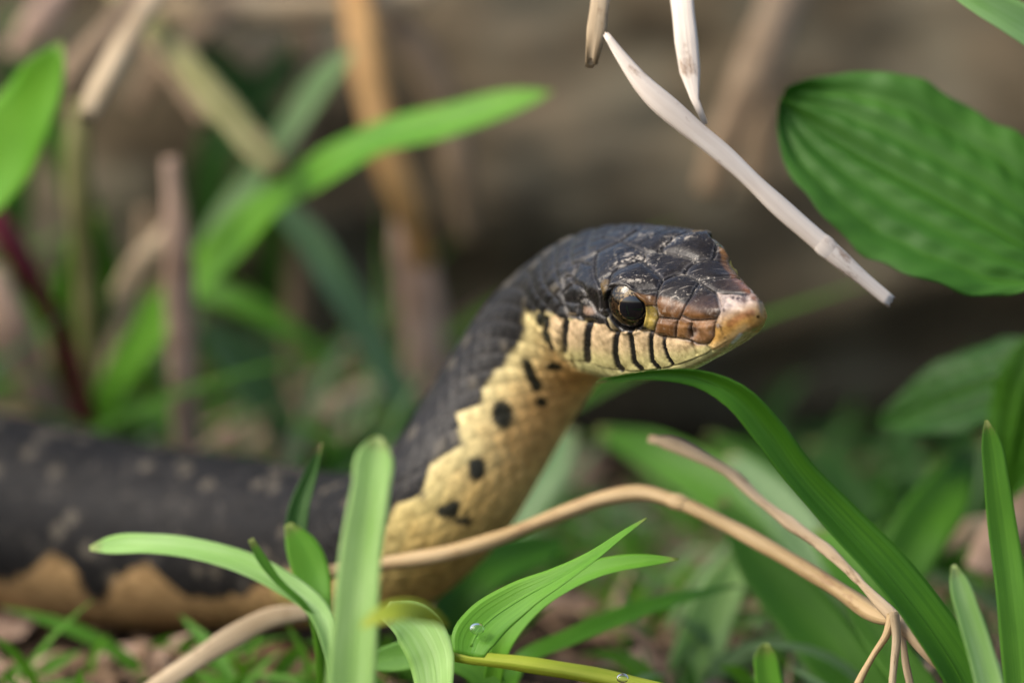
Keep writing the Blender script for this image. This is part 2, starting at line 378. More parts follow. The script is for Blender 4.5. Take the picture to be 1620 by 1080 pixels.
    def dline(x, y, pl):
        d = np.full(x.shape, 1e9)
        for (x0, y0), (x1, y1) in zip(pl[:-1], pl[1:]):
            dx, dy = x1 - x0, y1 - y0; l2 = dx * dx + dy * dy + 1e-9
            t = np.clip(((x - x0) * dx + (y - y0) * dy) / l2, 0, 1)
            d = np.minimum(d, np.hypot(x - x0 - t * dx, y - y0 - t * dy))
        return d
    def inside(x, y, pl):
        c = np.zeros(x.shape, bool)
        for (x0, y0), (x1, y1) in zip(pl, pl[1:] + pl[:1]):
            if y0 == y1: continue
            c ^= ((y0 > y) != (y1 > y)) & (x < (x1 - x0) * (y - y0) / (y1 - y0) + x0)
        return c
    def sdf(x, y, pl):      # positive inside
        d = dline(x, y, pl + pl[:1]); return np.where(inside(x, y, pl), d, -d)
    cA = lambda *p: [(1010 + p[i] / 7.714, 340 + p[i+1] / 7.714) for i in range(0, len(p), 2)]
    cB = lambda *p: [(1010 + p[i] / 7.714, 460 + p[i+1] / 7.714) for i in range(0, len(p), 2)]
    cC = lambda *p: [(830 + p[i] / 7.714, 460 + p[i+1] / 7.714) for i in range(0, len(p), 2)]
    cD = lambda *p: [(830 + p[i] / 7.714, 340 + p[i+1] / 7.714) for i in range(0, len(p), 2)]
    cE = lambda *p: [(940 + p[i] / 9.817, 430 + p[i+1] / 9.817) for i in range(0, len(p), 2)]
    seams = [cA(10, 560, 80, 560, 150, 640, 250, 740, 300, 800), cA(75, 540, 85, 480, 140, 430),
             cA(300, 800, 380, 760, 450, 735, 560, 722, 640, 715),
             cA(770, 790, 730, 840, 680, 910, 640, 1000, 590, 1080) + cB(560, 210, 545, 240, 520, 300),
             cA(960, 950, 1000, 1030) + cB(1020, 180, 990, 280, 950, 350),
             cA(300, 800, 260, 870, 240, 950, 235, 1020) + cB(230, 60, 215, 150, 230, 260, 240, 330),
             cA(0, 935, 100, 935, 250, 915) , cD(1030, 890, 1100, 870, 1200, 900, 1300, 940, 1450, 930, 1620, 920),
             cD(1030, 870, 1035, 780, 1060, 710, 1150, 640, 1400, 555, 1450, 540),
             cD(880, 460, 860, 560, 850, 650, 870, 780, 900, 830, 930, 980) + cC(940, 60, 945, 220),
             cD(900, 820, 960, 760, 1040, 720), cD(880, 460, 1000, 395, 1150, 330, 1330, 270),
             cB(240, 330, 350, 335, 480, 350), cB(240, 330, 220, 400, 190, 510), cB(475, 350, 470, 460, 465, 560),
             cB(520, 300, 490, 350), cB(520, 300, 640, 360, 760, 360, 900, 350, 950, 350, 940, 420, 930, 560, 880, 630, 830, 650, 720, 640, 660, 605),
             cB(650, 400, 640, 480, 660, 560), cB(150, 500, 300, 560, 450, 570, 590, 590, 660, 610, 680, 680, 720, 760),
             cB(830, 650, 880, 700, 900, 720), cB(20, 470, 150, 500),
             # temples
             cC(1000, 320, 1060, 500, 1130, 500), cC(880, 250, 1000, 320, 1040, 290), cC(670, 160, 680, 300, 760, 390, 890, 380),
             cC(740, 90, 800, 130, 880, 250), cC(480, 130, 660, 150), cD(590, 830, 690, 870, 740, 960), cD(440, 960, 590, 830, 590, 740, 660, 590),
             cC(440, 0, 480, 130, 540, 300), cC(280, 200, 470, 180), cD(470, 900, 490, 760, 590, 740), cD(490, 640, 660, 570, 830, 620), cD(880, 460, 760, 520, 670, 570),
             cC(560, 300, 660, 310)]
    bars = [(cB(160, 505, 165, 700, 180, 850, 260, 935), 3.7), (cB(315, 575, 330, 680, 370, 800, 430, 885), 2.9),
            (cC(1300, 480, 1325, 680, 1350, 860, 1440, 950), 4.2), (cC(1140, 490, 1120, 620, 1115, 760, 1150, 900, 1200, 950), 4.8),
            (cC(800, 400, 780, 520, 772, 700, 780, 835), 5.8), (cC(520, 380, 500, 500, 490, 620, 500, 720), 5.2),
            (cC(290, 330, 265, 480, 270, 600, 340, 700), 4.0)]
    # --- fields only on the head's visible rows
    vis = (fc > .03)
    hd = (tt < 5.4) & (fc > -.1)
    idx = np.nonzero(hd)[0]; hx, hy = px[idx], py[idx]
    ds = np.full(px.shape, 99.0); dd = np.full(idx.shape, 99.0)
    for s_ in seams: dd = np.minimum(dd, dline(hx, hy, s_))
    ds[idx] = dd
    yl = np.abs(flat(full[:, :H, 0])) * 100                     # distance to the midline in px
    mid = np.where(((tt > 2.85) & (tt < 4.15)) | ((tt > 1.05) & (tt < 1.8)), np.where(vv < 2, yl, 99), 99)
    ds = np.minimum(ds, mid)
    db = np.full(px.shape, 99.0); tmp = np.full(idx.shape, 99.0)
    nz = (np.sin(hx * .9 + hy * .55) + np.sin(hy * 1.3 - hx * .4)) * .35
    for pl, wd in bars: tmp = np.minimum(tmp, dline(hx, hy, pl) - wd + nz)
    db[idx] = tmp
    lip = np.where((tt > .45) & (tt < 4.7), np.abs(vv - 5) / 8 * 480 * .014 * 100 / 1.2, 99)   # rough px distance to the lip line
    # --- scales of the nape and body (lattice in arc length and angle)
    circ = np.maximum(flat(np.broadcast_to(full[:, :, 0].max(1)[:, None], PX.shape)), .05)
    rowsn = 21.0
    ang = vv / 8.0                                             # 0 crown .. 1 throat
    a1 = tt / .25
    av = ang * rowsn
    fa, fb = (a1 + av) * .5, (a1 - av) * .5
    la, lb = fa - np.floor(fa), fb - np.floor(fb)
    edge_d = np.minimum(np.minimum(la, 1 - la), np.minimum(lb, 1 - lb))     # 0 at joints
    dome = sst(0, .28, edge_d)
    vent = sst(.70, .74, ang)
    sc = a1 * .62; ls = sc - np.floor(sc)
    vdome = sst(0, .10, ls) * (1 - .5 * ls)
    labial = [(828, 505)] + cC(300, 320, 400, 290, 490, 340, 560, 370, 640, 335, 750, 385, 880, 395, 1000, 400, 1060, 500, 1130, 500, 1290, 480, 1500, 470) + \
        cB(150, 500, 300, 560, 450, 570, 590, 590, 650, 620, 720, 650, 870, 640, 950, 550, 1050, 420, 1200, 330, 1400, 200) + [(1240, 450), (1240, 700), (780, 700)]
    plates = [(1300, 330)] + cD(880, 460)[:1] + cD(860, 560, 850, 650, 870, 780, 900, 830, 930, 980) + cC(940, 60, 945, 220, 1000, 320, 1060, 500, 1130, 500) + [(1000, 640), (1300, 640)]
    traced = [(1300, 300), (960, 300)] + cD(880, 440, 640, 560, 480, 640, 400, 900) + cC(250, 200, 250, 330, 100, 500) + [(840, 640), (1300, 640)]
    inpl = np.full(px.shape, -99.0); inpl[idx] = sdf(hx, hy, traced)
    in_plate = sst(-3, 3, inpl) * (tt < 4.1) 
    latw = (1 - in_plate) * sst(3.0, 3.6, tt) * (1 - sst(60, 67, tt))
    ampl = np.where(tt > 3, .026 - .012 * sst(5, 9, tt) - .009 * sst(12, 15, tt), 0) * np.clip(circ / 1.2, .1, 1.3)
    disp = latw * ampl * ((1 - vent) * dome + vent * vdome * .7)
    pl_w = np.where(tt < 4.4, 1.0, 0) * (fc > -.1)
    groove = -.030 * np.exp(-(ds / 1.15) ** 2) + .026 * sst(0, 9, ds)
    disp += pl_w * (1 - latw) * groove
    disp += np.where(tt < 4.9, 1, 0) * (-.022 * (1 - sst(-1.0, .8, db)) + .022 * sst(0, 9, db) * (db < 90) * sst(3.2, 3.5, vv) * (1 - sst(4.9, 5.05, vv)))
    disp += -.035 * np.exp(-(lip / 1.6) ** 2) * sst(.45, .7, tt) * (1 - sst(4.2, 4.7, tt))
    # eye socket, nostril
    ex, ey = 992.0, 488.0
    opening = cE(225, 270, 300, 238, 400, 238, 500, 268, 600, 335, 700, 420, 790, 480, 815, 600, 800, 760, 740, 860, 620, 905, 500, 895, 400, 835, 300, 720, 220, 560, 200, 420)
    er = 1 - sdf(px, py, opening) / 31.0
    eye_w = (1 - sst(.90, 1.03, er)) * (tt < 3.4) * (fc > 0)
    disp += -.20 * eye_w
    disp += .030 * np.exp(-((er - 1.12) / .08) ** 2) * (tt < 3.4) * (fc > 0)
    supra = cA(10, 560, 80, 560, 150, 640, 250, 740, 300, 800, 250, 915) + cD(1450, 930, 1300, 945, 1200, 905, 1100, 872, 1030, 880, 1035, 780, 1060, 710, 1150, 640, 1400, 555)
    disp += .045 * sst(-1, 18, sdf(px, py, supra)) * (tt < 3.4) * (fc > 0)
    nd = np.hypot((px - 1099.5) / 6.0, (py - 524) / 8.5)
    disp += -.07 * np.exp(-nd ** 2) * (tt < 2.2) * (fc > 0)
    # brow ridge
    brow = dline(px, py, cD(1040, 840, 1150, 840, 1300, 900, 1620, 890)) if False else None
    # --- colours
    def C(*c): return np.array(c, float)
    n = px.size
    col = np.empty((n, 3)); col[:] = C(.012, .012, .0125)
    def mixc(mask, c):
        nonlocal col
        col += mask[:, None] * (C(*c) - col if not isinstance(c, np.ndarray) else c - col)
    rn = rng.random(4096)
    cell = (np.floor(fa).astype(int) * 73 + np.floor(fb).astype(int) * 151) % 4096
    jit = rn[cell]
    # dorsal flecks
    back = (tt > 3.3) & (latw > .3)
    mixc(.55 * back * (jit > .86) * sst(.06, .22, edge_d), (.12, .105, .08))
    mixc(.30 * back * (1 - sst(.02, .10, edge_d)) * (1 - sst(11, 14, tt)), (.07, .065, .06))
    mixc(.38 * sst(.05, .25, edge_d) * (tt > 13) * (ang < .5) * (jit > .94), (.11, .097, .075))
    # cream underside
    creamb = [(833, 490), (829, 523), (822, 544), (805, 560), (802, 573), (785, 584), (770, 607), (757, 630), (756, 643), (727, 650), (727, 680), (734, 706),
              (708, 717), (682, 732), (682, 758), (671, 787), (634, 787), (612, 812), (590, 880), (520, 905), (450, 905), (393, 935), (340, 950), (296, 946), (275, 930), (231, 893),
              (185, 915), (157, 950), (134, 936), (110, 890), (83, 874), (37, 904), (10, 930), (-40, 890), (-100, 930), (-200, 890), (-300, 1300), (1300, 1300), (1300, 520), (1210, 500), (1000, 520), (870, 500)]
    nearb = (tt > 3.2) & (tt < 27)
    cr = np.full(n, -99.0)
    ix = np.nonzero(nearb)[0]
    # the border runs scale by scale: each scale takes the side its centre lies on
    fac, fbc = np.floor(fa) + .5, np.floor(fb) + .5
    ri = np.clip(np.round(np.interp((fac + fbc) * .25, rows, np.arange(nr))).astype(int), 0, nr - 1)
    ci = np.clip(np.round((fac - fbc) / rowsn * 8 * 30).astype(int), 0, H - 1)
    sxp, syp = PX[ri, ci], PY[ri, ci]
    kx = .34 * (1 - vent) * (latw > .5)
    qx, qy = px + kx * (sxp - px), py + kx * (syp - py)
    cr[ix] = sdf(qx[ix], qy[ix], creamb) + 7 * (jit[ix] - .5)
    ragged = ang + .05 * (jit - .5) + .035 * np.sin(tt * 1.35)
    under = sst(.60, .64, ragged)
    fromlow = sst(-4, 4, cr)
    w_vis = sst(.0, .12, fc)
    cm_ = np.where(nearb, w_vis * fromlow + (1 - w_vis) * sst(.48, .55, ang), np.where(tt >= 27, under, 0))
    lab = np.full(n, -99.0); lab[idx] = sdf(hx, hy, labial)
    w_lab = sst(-.8, .8, lab) * (tt < 5.2)
    cm_head = np.where(tt < 3.4, np.maximum(w_vis * w_lab, (1 - w_vis) * sst(.55, .6, ang)), 0)
    blend = sst(3.4, 4.6, tt)
    cm_ = np.where(tt < 5.2, np.maximum(cm_ * (tt > 3.2), np.maximum(w_lab * w_vis, cm_head)), cm_)
    deep = sst(0, 95, cr)
    creamc = C(.62, .52, .25)[None] + deep[:, None] * (C(.60, .36, .13) - C(.62, .52, .25))[None]
    creamc *= (.86 + .28 * jit)[:, None] * (1 - .22 * (1 - sst(.0, .09, edge_d)) * (1 - vent))[:, None]
    low = sst(640, 860, py) * (tt > 7) * (tt < 16)
    creamc += (low * .55)[:, None] * (C(.44, .34, .10) - creamc)
    creamc = np.where((tt > 14)[:, None], C(.36, .235, .11)[None] * (.8 + .3 * jit)[:, None], creamc)
    mixc(cm_, creamc)
    # labials: pinker cream, olive towards the lip and throat
    labc = C(.68, .50, .30)[None] * (.92 + .12 * np.sin(px * .35 + py * .22) * np.sin(py * .31))[:, None]
    dl = (vv - 5) / 8 * 6
    olive = sst(.545, .60, ang)[:, None]
    labc = labc + olive * (C(.42, .42, .19) - labc)
    labc = labc + (sst(.66, .78, ang))[:, None] * (C(.50, .40, .18) - labc)
    w_l2 = w_lab * w_vis * (1 - sst(4.0, 5.2, tt))
    mixc(w_l2, labc)
    mixc(.5 * w_l2 * np.exp(-((vv - 4.75) / .45) ** 2), (.56, .46, .20))
    # bars between the labials
    mixc((1 - sst(-.9, .9, db)) * (tt < 5.2) * w_vis, (.012, .011, .011))
    for (sx, sy, rx, ry, ro) in [(795, 655, 18, 25, -.2), (838, 588, 10, 26, -.35), (848, 608, 10, 12, 0), (857, 636, 11, 10, 0), (877, 579, 15, 6, .1), (752, 739, 15, 20, -.3),
                                 (708, 806, 21, 15, 0), (730, 822, 16, 9, .4), (857, 505, 10, 12, .4), (866, 533, 7, 14, -.5)]:
        X_, Y_ = .5 * (px + qx) - sx, .5 * (py + qy) - sy; cx_, sx_ = math.cos(ro), math.sin(ro)
        e_ = np.hypot((X_ * cx_ + Y_ * sx_) / rx, (-X_ * sx_ + Y_ * cx_) / ry) + .12 * np.sin(px * .7) * np.sin(py * .6)
        mixc((1 - sst(.75, 1.1, e_)) * (tt > 3.4) * (tt < 16) * w_vis, (.022, .022, .014))
    # head plates: dark umber, redder towards the snout
    hp = (1 - sst(2.0, 4.2, tt)) * (1 - cm_) 
    mixc(.8 * hp * (cm_ < .5), (.013, .0095, .0075))
    hm = (tt < 2.6) & (fc > 0)
    snt = [(1038, 470), (1060, 474), (1081, 482), (1100, 488), (1120, 498), (1132, 503), (1134, 514), (1132, 530), (1120, 545), (1100, 545), (1086, 537), (1068, 534), (1049, 533), (1033, 527), (1032, 500)]
    w_s = sst(-5, 3, sdf(px, py, snt)) * hm
    mixc(w_s, (.135, .062, .022))
    inas = [(1085, 478), (1103, 446), (1137, 464), (1141, 494), (1132, 505), (1095, 495)]
    mixc(.8 * sst(-2, 8, sdf(px, py, inas)) * sst(455, 500, py) * hm, (.075, .040, .024))
    mixc(.9 * sst(-2, 3, sdf(px, py, cB(640, 380, 740, 360, 900, 350, 940, 420, 930, 560, 830, 650, 720, 640, 660, 600))) * hm, (.26, .135, .060))
    mixc(.7 * sst(-2, 2, sdf(px, py, cB(500, 370, 610, 400, 620, 560, 490, 555))) * hm, (.25, .13, .05))
    mixc(.75 * np.exp(-(nd / 1.0) ** 2) * hm, (.045, .018, .02))
    # yellow preocular, brown brow front, postocular, subocular
    mixc(sst(-1.5, 1.5, sdf(px, py, cE(830, 520, 960, 540, 985, 700, 940, 900, 860, 890, 820, 830, 830, 600))) * hm, (.42, .31, .075))
    mixc(.85 * sst(-2, 2, sdf(px, py, cE(620, 330, 990, 400, 960, 520, 830, 500, 720, 430))) * hm, (.13, .062, .018))
    mixc(.8 * sst(-2, 2, sdf(px, py, cE(130, 110, 230, 120, 220, 260, 180, 340, 90, 250))) * (tt < 3.4) * (fc > 0), (.13, .085, .03))
    mixc(.8 * sst(-1.5, 1.5, sdf(px, py, cE(210, 700, 260, 690, 390, 870, 350, 930, 270, 850))) * (tt < 3.4) * (fc > 0), (.46, .38, .22))
    mixc(.6 * sst(-3, 3, sdf(px, py, cC(740, 190, 830, 200, 880, 270, 800, 290, 740, 250))) * (tt < 4.5) * (fc > 0), (.40, .27, .19))
    mixc(.5 * sst(-2, 2, sdf(px, py, cC(520, 260, 640, 270, 640, 310, 540, 315))) * (tt < 4.8) * (fc > 0), (.40, .30, .18))
    # eye rim
    mixc((1 - sst(1.0, 1.05, er)) * (tt < 3.4) * (fc > 0), (.010, .009, .009))
    # joints: dark line with a pale worn lip
    jw = pl_w * (1 - cm_ * .6) * (tt < 4.3)
    mixc(.85 * jw * (1 - sst(.5, 1.5, ds)), (.010, .009, .009))
    mixc(.20 * jw * np.exp(-((ds - 2.6) / .9) ** 2) * (1 - cm_), (.20, .19, .19))
    wear = np.clip((1 - sst(3.8, 5.5, tt)) * (1 - cm_) * sst(1.0, 1.5, er + (tt > 3.4)) * (1 - .6 * w_s), 0, 1) * (1 - .35 * sst(3, 10, ds))
    wear = np.where(tt < 5.5, wear * (.25 + .75 * sst(945, 990, px)), .12 * (1 - cm_))
    mixc(.6 * np.exp(-((vv - 5) / .030) ** 2) * sst(.5, .8, tt) * (1 - sst(4.0, 4.6, tt)), (.10, .07, .03))  # thin shading along the mouth crease, painted as a dark brown line
    # --- both halves
    colH = col.reshape(nr, H, 3); dH = disp.reshape(nr, H); wH = wear.reshape(nr, H)
    COL = np.concatenate([colH, colH[:, -2:0:-1]], 1); DSP = np.concatenate([dH, dH[:, -2:0:-1]], 1); WR = np.concatenate([wH, wH[:, -2:0:-1]], 1)
    # rostral: its marks are not the same on both sides, so both halves are painted as seen
    rr = np.nonzero(rows < 1.35)[0]; Bs = B[rr]; dp = D0 - Bs[..., 2]
    X_ = (810 + Bs[..., 0] * FPX / dp).ravel(); Y_ = (540 - Bs[..., 1] * FPX / dp).ravel()
    vw = np.array([0, 0, D0]) - Bs; vw /= np.linalg.norm(vw, axis=2)[..., None]; f_ = ((Nn[rr] * vw).sum(2)).ravel()
    tR = np.repeat(rows[rr], nc)
    vR = np.tile(np.concatenate([v, v[-2:0:-1]]), len(rr))
    cR = COL[rr].reshape(-1, 3).copy()
    ros = cA(960, 950, 1150, 985, 1300, 1010) + [(1215, 455), (1230, 490), (1225, 530)] + cB(1300, 480, 1080, 650, 900, 720, 870, 650, 940, 540, 950, 350, 1000, 250)
    w_r = np.maximum(sst(-1.5, 1.5, sdf(X_, Y_, ros)) * sst(0, .15, f_), (1 - sst(.1, .2, f_)) * (1 - sst(.5, .9, tR)))
    g_ = sst(478, 512, Y_ - (X_ - 1170) * -.35)
    rc = C(.36, .29, .25)[None] + g_[:, None] * (C(.50, .30, .12) - C(.42, .34, .30))[None]
    lowr = dline(X_, Y_, cB(1300, 480, 1080, 650, 900, 720))
    rc += ((1 - sst(4, 16, lowr)) * .8)[:, None] * (C(.62, .44, .20) - rc)
    redd = dline(X_, Y_, cB(1380, 270, 1250, 310, 1130, 400))
    rc += (.6 * (1 - sst(2, 8, redd)))[:, None] * (C(.30, .11, .045) - rc)
    for (sx, sy, r_) in [(1177, 476, 6), (1192, 474, 4.5), (1168, 475, 3.5), (1160, 473, 3), (1183, 468, 3.5), (1138, 514, 4), (1146, 491, 3), (1199, 478, 2.5)]:
        e_ = np.hypot(X_ - sx, Y_ - sy) / r_ + .35 * np.sin(X_ * 1.3) * np.sin(Y_ * 1.1 + X_ * .3)
        rc += (.9 * (1 - sst(.7, 1.1, e_)))[:, None] * (C(.05, .026, .02) - rc)
    pale = np.minimum(dline(X_, Y_, cB(1330, 40, 1420, 20, 1480, 90)), dline(X_, Y_, cB(1100, 130, 1200, 180)))
    rc += (.6 * (1 - sst(1, 5, pale)))[:, None] * (C(.70, .55, .44) - rc)
    rc *= (.80 + .40 * (.5 + .5 * np.sin(X_ * .55 + 2 * np.sin(Y_ * .33)) * np.sin(Y_ * .62 + np.sin(X_ * .4))))[:, None]
    frontb = np.hypot((X_ - 1196) / 12, (Y_ - 470) / 9); rc += (.55 * (1 - sst(.5, 1.1, frontb)))[:, None] * (C(.26, .12, .06) - rc)
    cR += w_r[:, None] * (rc - cR)
    fin = dline(X_, Y_, [(1165, 436), (1180, 452), (1192, 466)]); cR += (.8 * (1 - sst(3, 14, fin)) * sst(0, .15, f_) * (1 - w_r))[:, None] * (C(.16, .06, .025) - cR)
    glint = dline(X_, Y_, cB(1140, 615, 1190, 570, 1250, 515))
    cR += ((1 - sst(1.2, 3.2, glint)) * sst(0, .1, f_))[:, None] * (C(.80, .84, .88) - cR)  # wet glint on the pale lip notch, painted into the skin colour
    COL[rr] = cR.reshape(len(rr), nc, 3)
    WR[rr] *= .6
    # midline parity
    Vc = B + DSP[..., None] * Nn
    Vw = cam2w(Vc.reshape(-1, 3))
    Fq = grid_faces(nr, nc, True)[:, ::-1]
    root_loc = np.array([Vw[:, 0].mean(), at(400, 900, 7)[1], 0.0])
    root = empty('snake', root_loc)
    colA = np.concatenate([np.clip(COL.reshape(-1, 3), 0, 1), WR.reshape(-1, 1)], 1)
    m, nn, L = new_mat('snake_skin')
    at_ = N(nn, 'ShaderNodeAttribute', attribute_name='Col')
    tc = N(nn, 'ShaderNodeTexCoord')
    nz1 = N(nn, 'ShaderNodeTexNoise'); nz1.inputs['Scale'].default_value = 900; nz1.inputs['Detail'].default_value = 5; nz1.inputs['Roughness'].default_value = .65; L.new(tc.outputs['Object'], nz1.inputs[0])
    nz5 = N(nn, 'ShaderNodeTexNoise'); nz5.inputs['Scale'].default_value = 420; nz5.inputs['Detail'].default_value = 6; nz5.inputs['Roughness'].default_value = .6; L.new(tc.outputs['Object'], nz5.inputs[0])
    av_ = N(nn, 'ShaderNodeMath', operation='ADD'); L.new(nz1.outputs[0], av_.inputs[0]); L.new(nz5.outputs[0], av_.inputs[1])
    hv_ = N(nn, 'ShaderNodeMath', operation='MULTIPLY'); L.new(av_.outputs[0], hv_.inputs[0]); hv_.inputs[1].default_value = .5
    r1 = ramp(nn, [(.36, (.58, .55, .50)), (.5, (.98, .97, .95)), (.64, (1.28, 1.28, 1.28))]); L.new(hv_.outputs[0], r1.inputs[0])
    mu = N(nn, 'ShaderNodeMix', data_type='RGBA', blend_type='MULTIPLY'); mu.inputs[0].default_value = 1; L.new(at_.outputs['Color'], mu.inputs[6]); L.new(r1.outputs[0], mu.inputs[7])
    # dried dirt flakes and fine scratches
    nz2 = N(nn, 'ShaderNodeTexNoise'); nz2.inputs['Scale'].default_value = 1500; nz2.inputs['Detail'].default_value = 6; nz2.inputs['Roughness'].default_value = .7; nz2.inputs['Distortion'].default_value = .6; L.new(tc.outputs['Object'], nz2.inputs[0])
    nz3 = N(nn, 'ShaderNodeTexNoise'); nz3.inputs['Scale'].default_value = 230; nz3.inputs['Detail'].default_value = 3; L.new(tc.outputs['Object'], nz3.inputs[0])
    ad = N(nn, 'ShaderNodeMath', operation='MULTIPLY_ADD'); L.new(nz3.outputs[0], ad.inputs[0]); ad.inputs[1].default_value = .55; L.new(nz2.outputs[0], ad.inputs[2])
    r2 = ramp(nn, [(.0, (0, 0, 0)), (.875, (0, 0, 0)), (.93, (1, 1, 1))]); L.new(ad.outputs[0], r2.inputs[0])
    mp = N(nn, 'ShaderNodeMapping'); mp.inputs['Scale'].default_value = (260, 2600, 700); mp.inputs['Rotation'].default_value = (.5, .8, .4); L.new(tc.outputs['Object'], mp.inputs[0])
    nz4 = N(nn, 'ShaderNodeTexNoise'); nz4.inputs['Scale'].default_value = 1; nz4.inputs['Detail'].default_value = 3; L.new(mp.outputs[0], nz4.inputs[0])
    r4 = ramp(nn, [(.61, (0, 0, 0)), (.73, (.5, .5, .5))]); L.new(nz4.outputs[0], r4.inputs[0])
    mxx = N(nn, 'ShaderNodeMath', operation='MAXIMUM'); L.new(r2.outputs[0], mxx.inputs[0]); L.new(r4.outputs[0], mxx.inputs[1])
    wm = N(nn, 'ShaderNodeMath', operation='MULTIPLY'); L.new(mxx.outputs[0], wm.inputs[0]); L.new(at_.outputs['Alpha'], wm.inputs[1])
    mf = N(nn, 'ShaderNodeMix', data_type='RGBA'); L.new(wm.outputs[0], mf.inputs[0]); L.new(mu.outputs[2], mf.inputs[6]); mf.inputs[7].default_value = (.46, .41, .34, 1)
    b = N(nn, 'ShaderNodeBsdfPrincipled'); L.new(mf.outputs[2], b.inputs['Base Color'])
    rr_ = N(nn, 'ShaderNodeMapRange'); rr_.inputs[3].default_value = .14; rr_.inputs[4].default_value = .40; L.new(nz1.outputs[0], rr_.inputs[0])
    ra = N(nn, 'ShaderNodeMath', operation='MULTIPLY_ADD'); L.new(wm.outputs[0], ra.inputs[0]); ra.inputs[1].default_value = .4; ma_ = N(nn, 'ShaderNodeAttribute', attribute_name='Matte'); sm_ = N(nn, 'ShaderNodeMath', operation='ADD'); L.new(rr_.outputs[0], sm_.inputs[0]); L.new(ma_.outputs['Fac'], sm_.inputs[1]); L.new(sm_.outputs[0], ra.inputs[2]); L.new(ra.outputs[0], b.inputs['Roughness'])
    sp_ = N(nn, 'ShaderNodeMath', operation='MULTIPLY_ADD'); L.new(ma_.outputs['Fac'], sp_.inputs[0]); sp_.inputs[1].default_value = -.65; sp_.inputs[2].default_value = .30; L.new(sp_.outputs[0], b.inputs['Specular IOR Level'])
    bp = N(nn, 'ShaderNodeBump'); bp.inputs['Strength'].default_value = .25; bp.inputs['Distance'].default_value = .0004; L.new(nz1.outputs[0], bp.inputs['Height']); L.new(bp.outputs[0], b.inputs['Normal'])
    o = N(nn, 'ShaderNodeOutputMaterial'); L.new(b.outputs[0], o.inputs[0])
    mt_ = np.broadcast_to((.16 * sst(3.4, 5.2, rows) + .14 * sst(9, 14, rows))[:, None], (nr, nc))
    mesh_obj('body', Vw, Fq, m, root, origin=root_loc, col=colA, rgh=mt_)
    tag(root, 'black backed snake with cream barred lips and yellow throat raising its head', 'snake')
    # --- eyes
    ii = np.argmin(np.where((face > 0) & (PX > 900) & (TT < 3.4), np.hypot(PX - ex, PY - ey), 1e9)); r_i, c_i = np.unravel_index(ii, PX.shape)
    for side in (1, -1):
        c2 = c_i if side == 1 else (nc - c_i) % nc
        Pe = B[r_i, c2]; Ne = Nn[r_i, c2]
        ax = Ne * .62 + hf * .44 - hu * .0; ax /= np.linalg.norm(ax)
        ctr = Pe - Ne * (.30 if side == 1 else .36) - hf * .05
        R_ = .445
        xa = np.cross(ax, hu); xa /= np.linalg.norm(xa); ya = np.cross(xa, ax)
        na, nb = 40, 64
        def cap(R0, th0, th1, squash=1.0):
            V = []
            for i in range(na):
                t = th0 + (th1 - th0) * i / (na - 1)
                for j in range(nb):
                    p = 2 * math.pi * j / nb
                    V.append(ctr + R0 * (math.cos(t) * ax + math.sin(t) * (math.cos(p) * xa + math.sin(p) * ya)))
            return cam2w(np.array(V))
        if 'iris' not in M:
            m, nn, L = new_mat('iris'); M['iris'] = m
            tc = N(nn, 'ShaderNodeTexCoord'); a = N(nn, 'ShaderNodeTexNoise'); a.inputs['Scale'].default_value = 2200; a.inputs['Detail'].default_value = 5; L.new(tc.outputs['Object'], a.inputs[0])
            g = N(nn, 'ShaderNodeTexNoise'); g.inputs['Scale'].default_value = 160; L.new(tc.outputs['Object'], g.inputs[0])
            ca = N(nn, 'ShaderNodeAttribute', attribute_name='Col')
            mm = N(nn, 'ShaderNodeMath', operation='MULTIPLY_ADD'); L.new(g.outputs[0], mm.inputs[0]); mm.inputs[1].default_value = .3; L.new(a.outputs[0], mm.inputs[2])
            r = ramp(nn, [(.60, (.10, .10, .10)), (.68, (1.6, 1.6, 1.6))]); L.new(mm.outputs[0], r.inputs[0])
            mu = N(nn, 'ShaderNodeMix', data_type='RGBA', blend_type='MULTIPLY'); mu.inputs[0].default_value = 1; L.new(ca.outputs[0], mu.inputs[6]); L.new(r.outputs[0], mu.inputs[7])
            b = N(nn, 'ShaderNodeBsdfPrincipled'); b.inputs['Roughness'].default_value = .5; b.inputs['Specular IOR Level'].default_value = .05; b.inputs['Coat Weight'].default_value = .8; b.inputs['Coat Roughness'].default_value = .03
            L.new(mu.outputs[2], b.inputs['Base Color']); o = N(nn, 'ShaderNodeOutputMaterial'); L.new(b.outputs[0], o.inputs[0])
            m, nn, L = new_mat('pupil'); M['pupil'] = m
            b = N(nn, 'ShaderNodeBsdfPrincipled'); b.inputs['Base Color'].default_value = (.004, .005, .008, 1); b.inputs['Roughness'].default_value = .12
            b.inputs['Coat Weight'].default_value = 1; b.inputs['Coat Roughness'].default_value = .02
            o = N(nn, 'ShaderNodeOutputMaterial'); L.new(b.outputs[0], o.inputs[0])
        ew = cam2w(ctr[None])[0]
        Ve = cap(R_, .002, 2.2)
        th = np.repeat(np.linspace(.002, 2.2, na), nb); ph = np.tile(np.linspace(0, 2 * np.pi, nb, endpoint=False), na)
        # golden scurf along the upper rear of the iris, a thin bright ring at the pupil, dark below
        upb = np.clip(np.sin(ph) * .80 - np.cos(ph) * .60 * side - .12, 0, 1)
        ic = np.empty((len(th), 4)); ic[:] = (.018, .010, .004, 1)
        wgt = (upb ** 1.2 * sst(.46, .56, th) * (1 - sst(1.0, 1.15, th)))[:, None]
        ic[:, :3] += wgt * (np.array([.27, .21, .12]) - ic[:, :3])
        rg = np.exp(-((th - .50) / .03) ** 2)[:, None] * .7
        ic[:, :3] += rg * (np.array([.25, .16, .075]) - ic[:, :3])
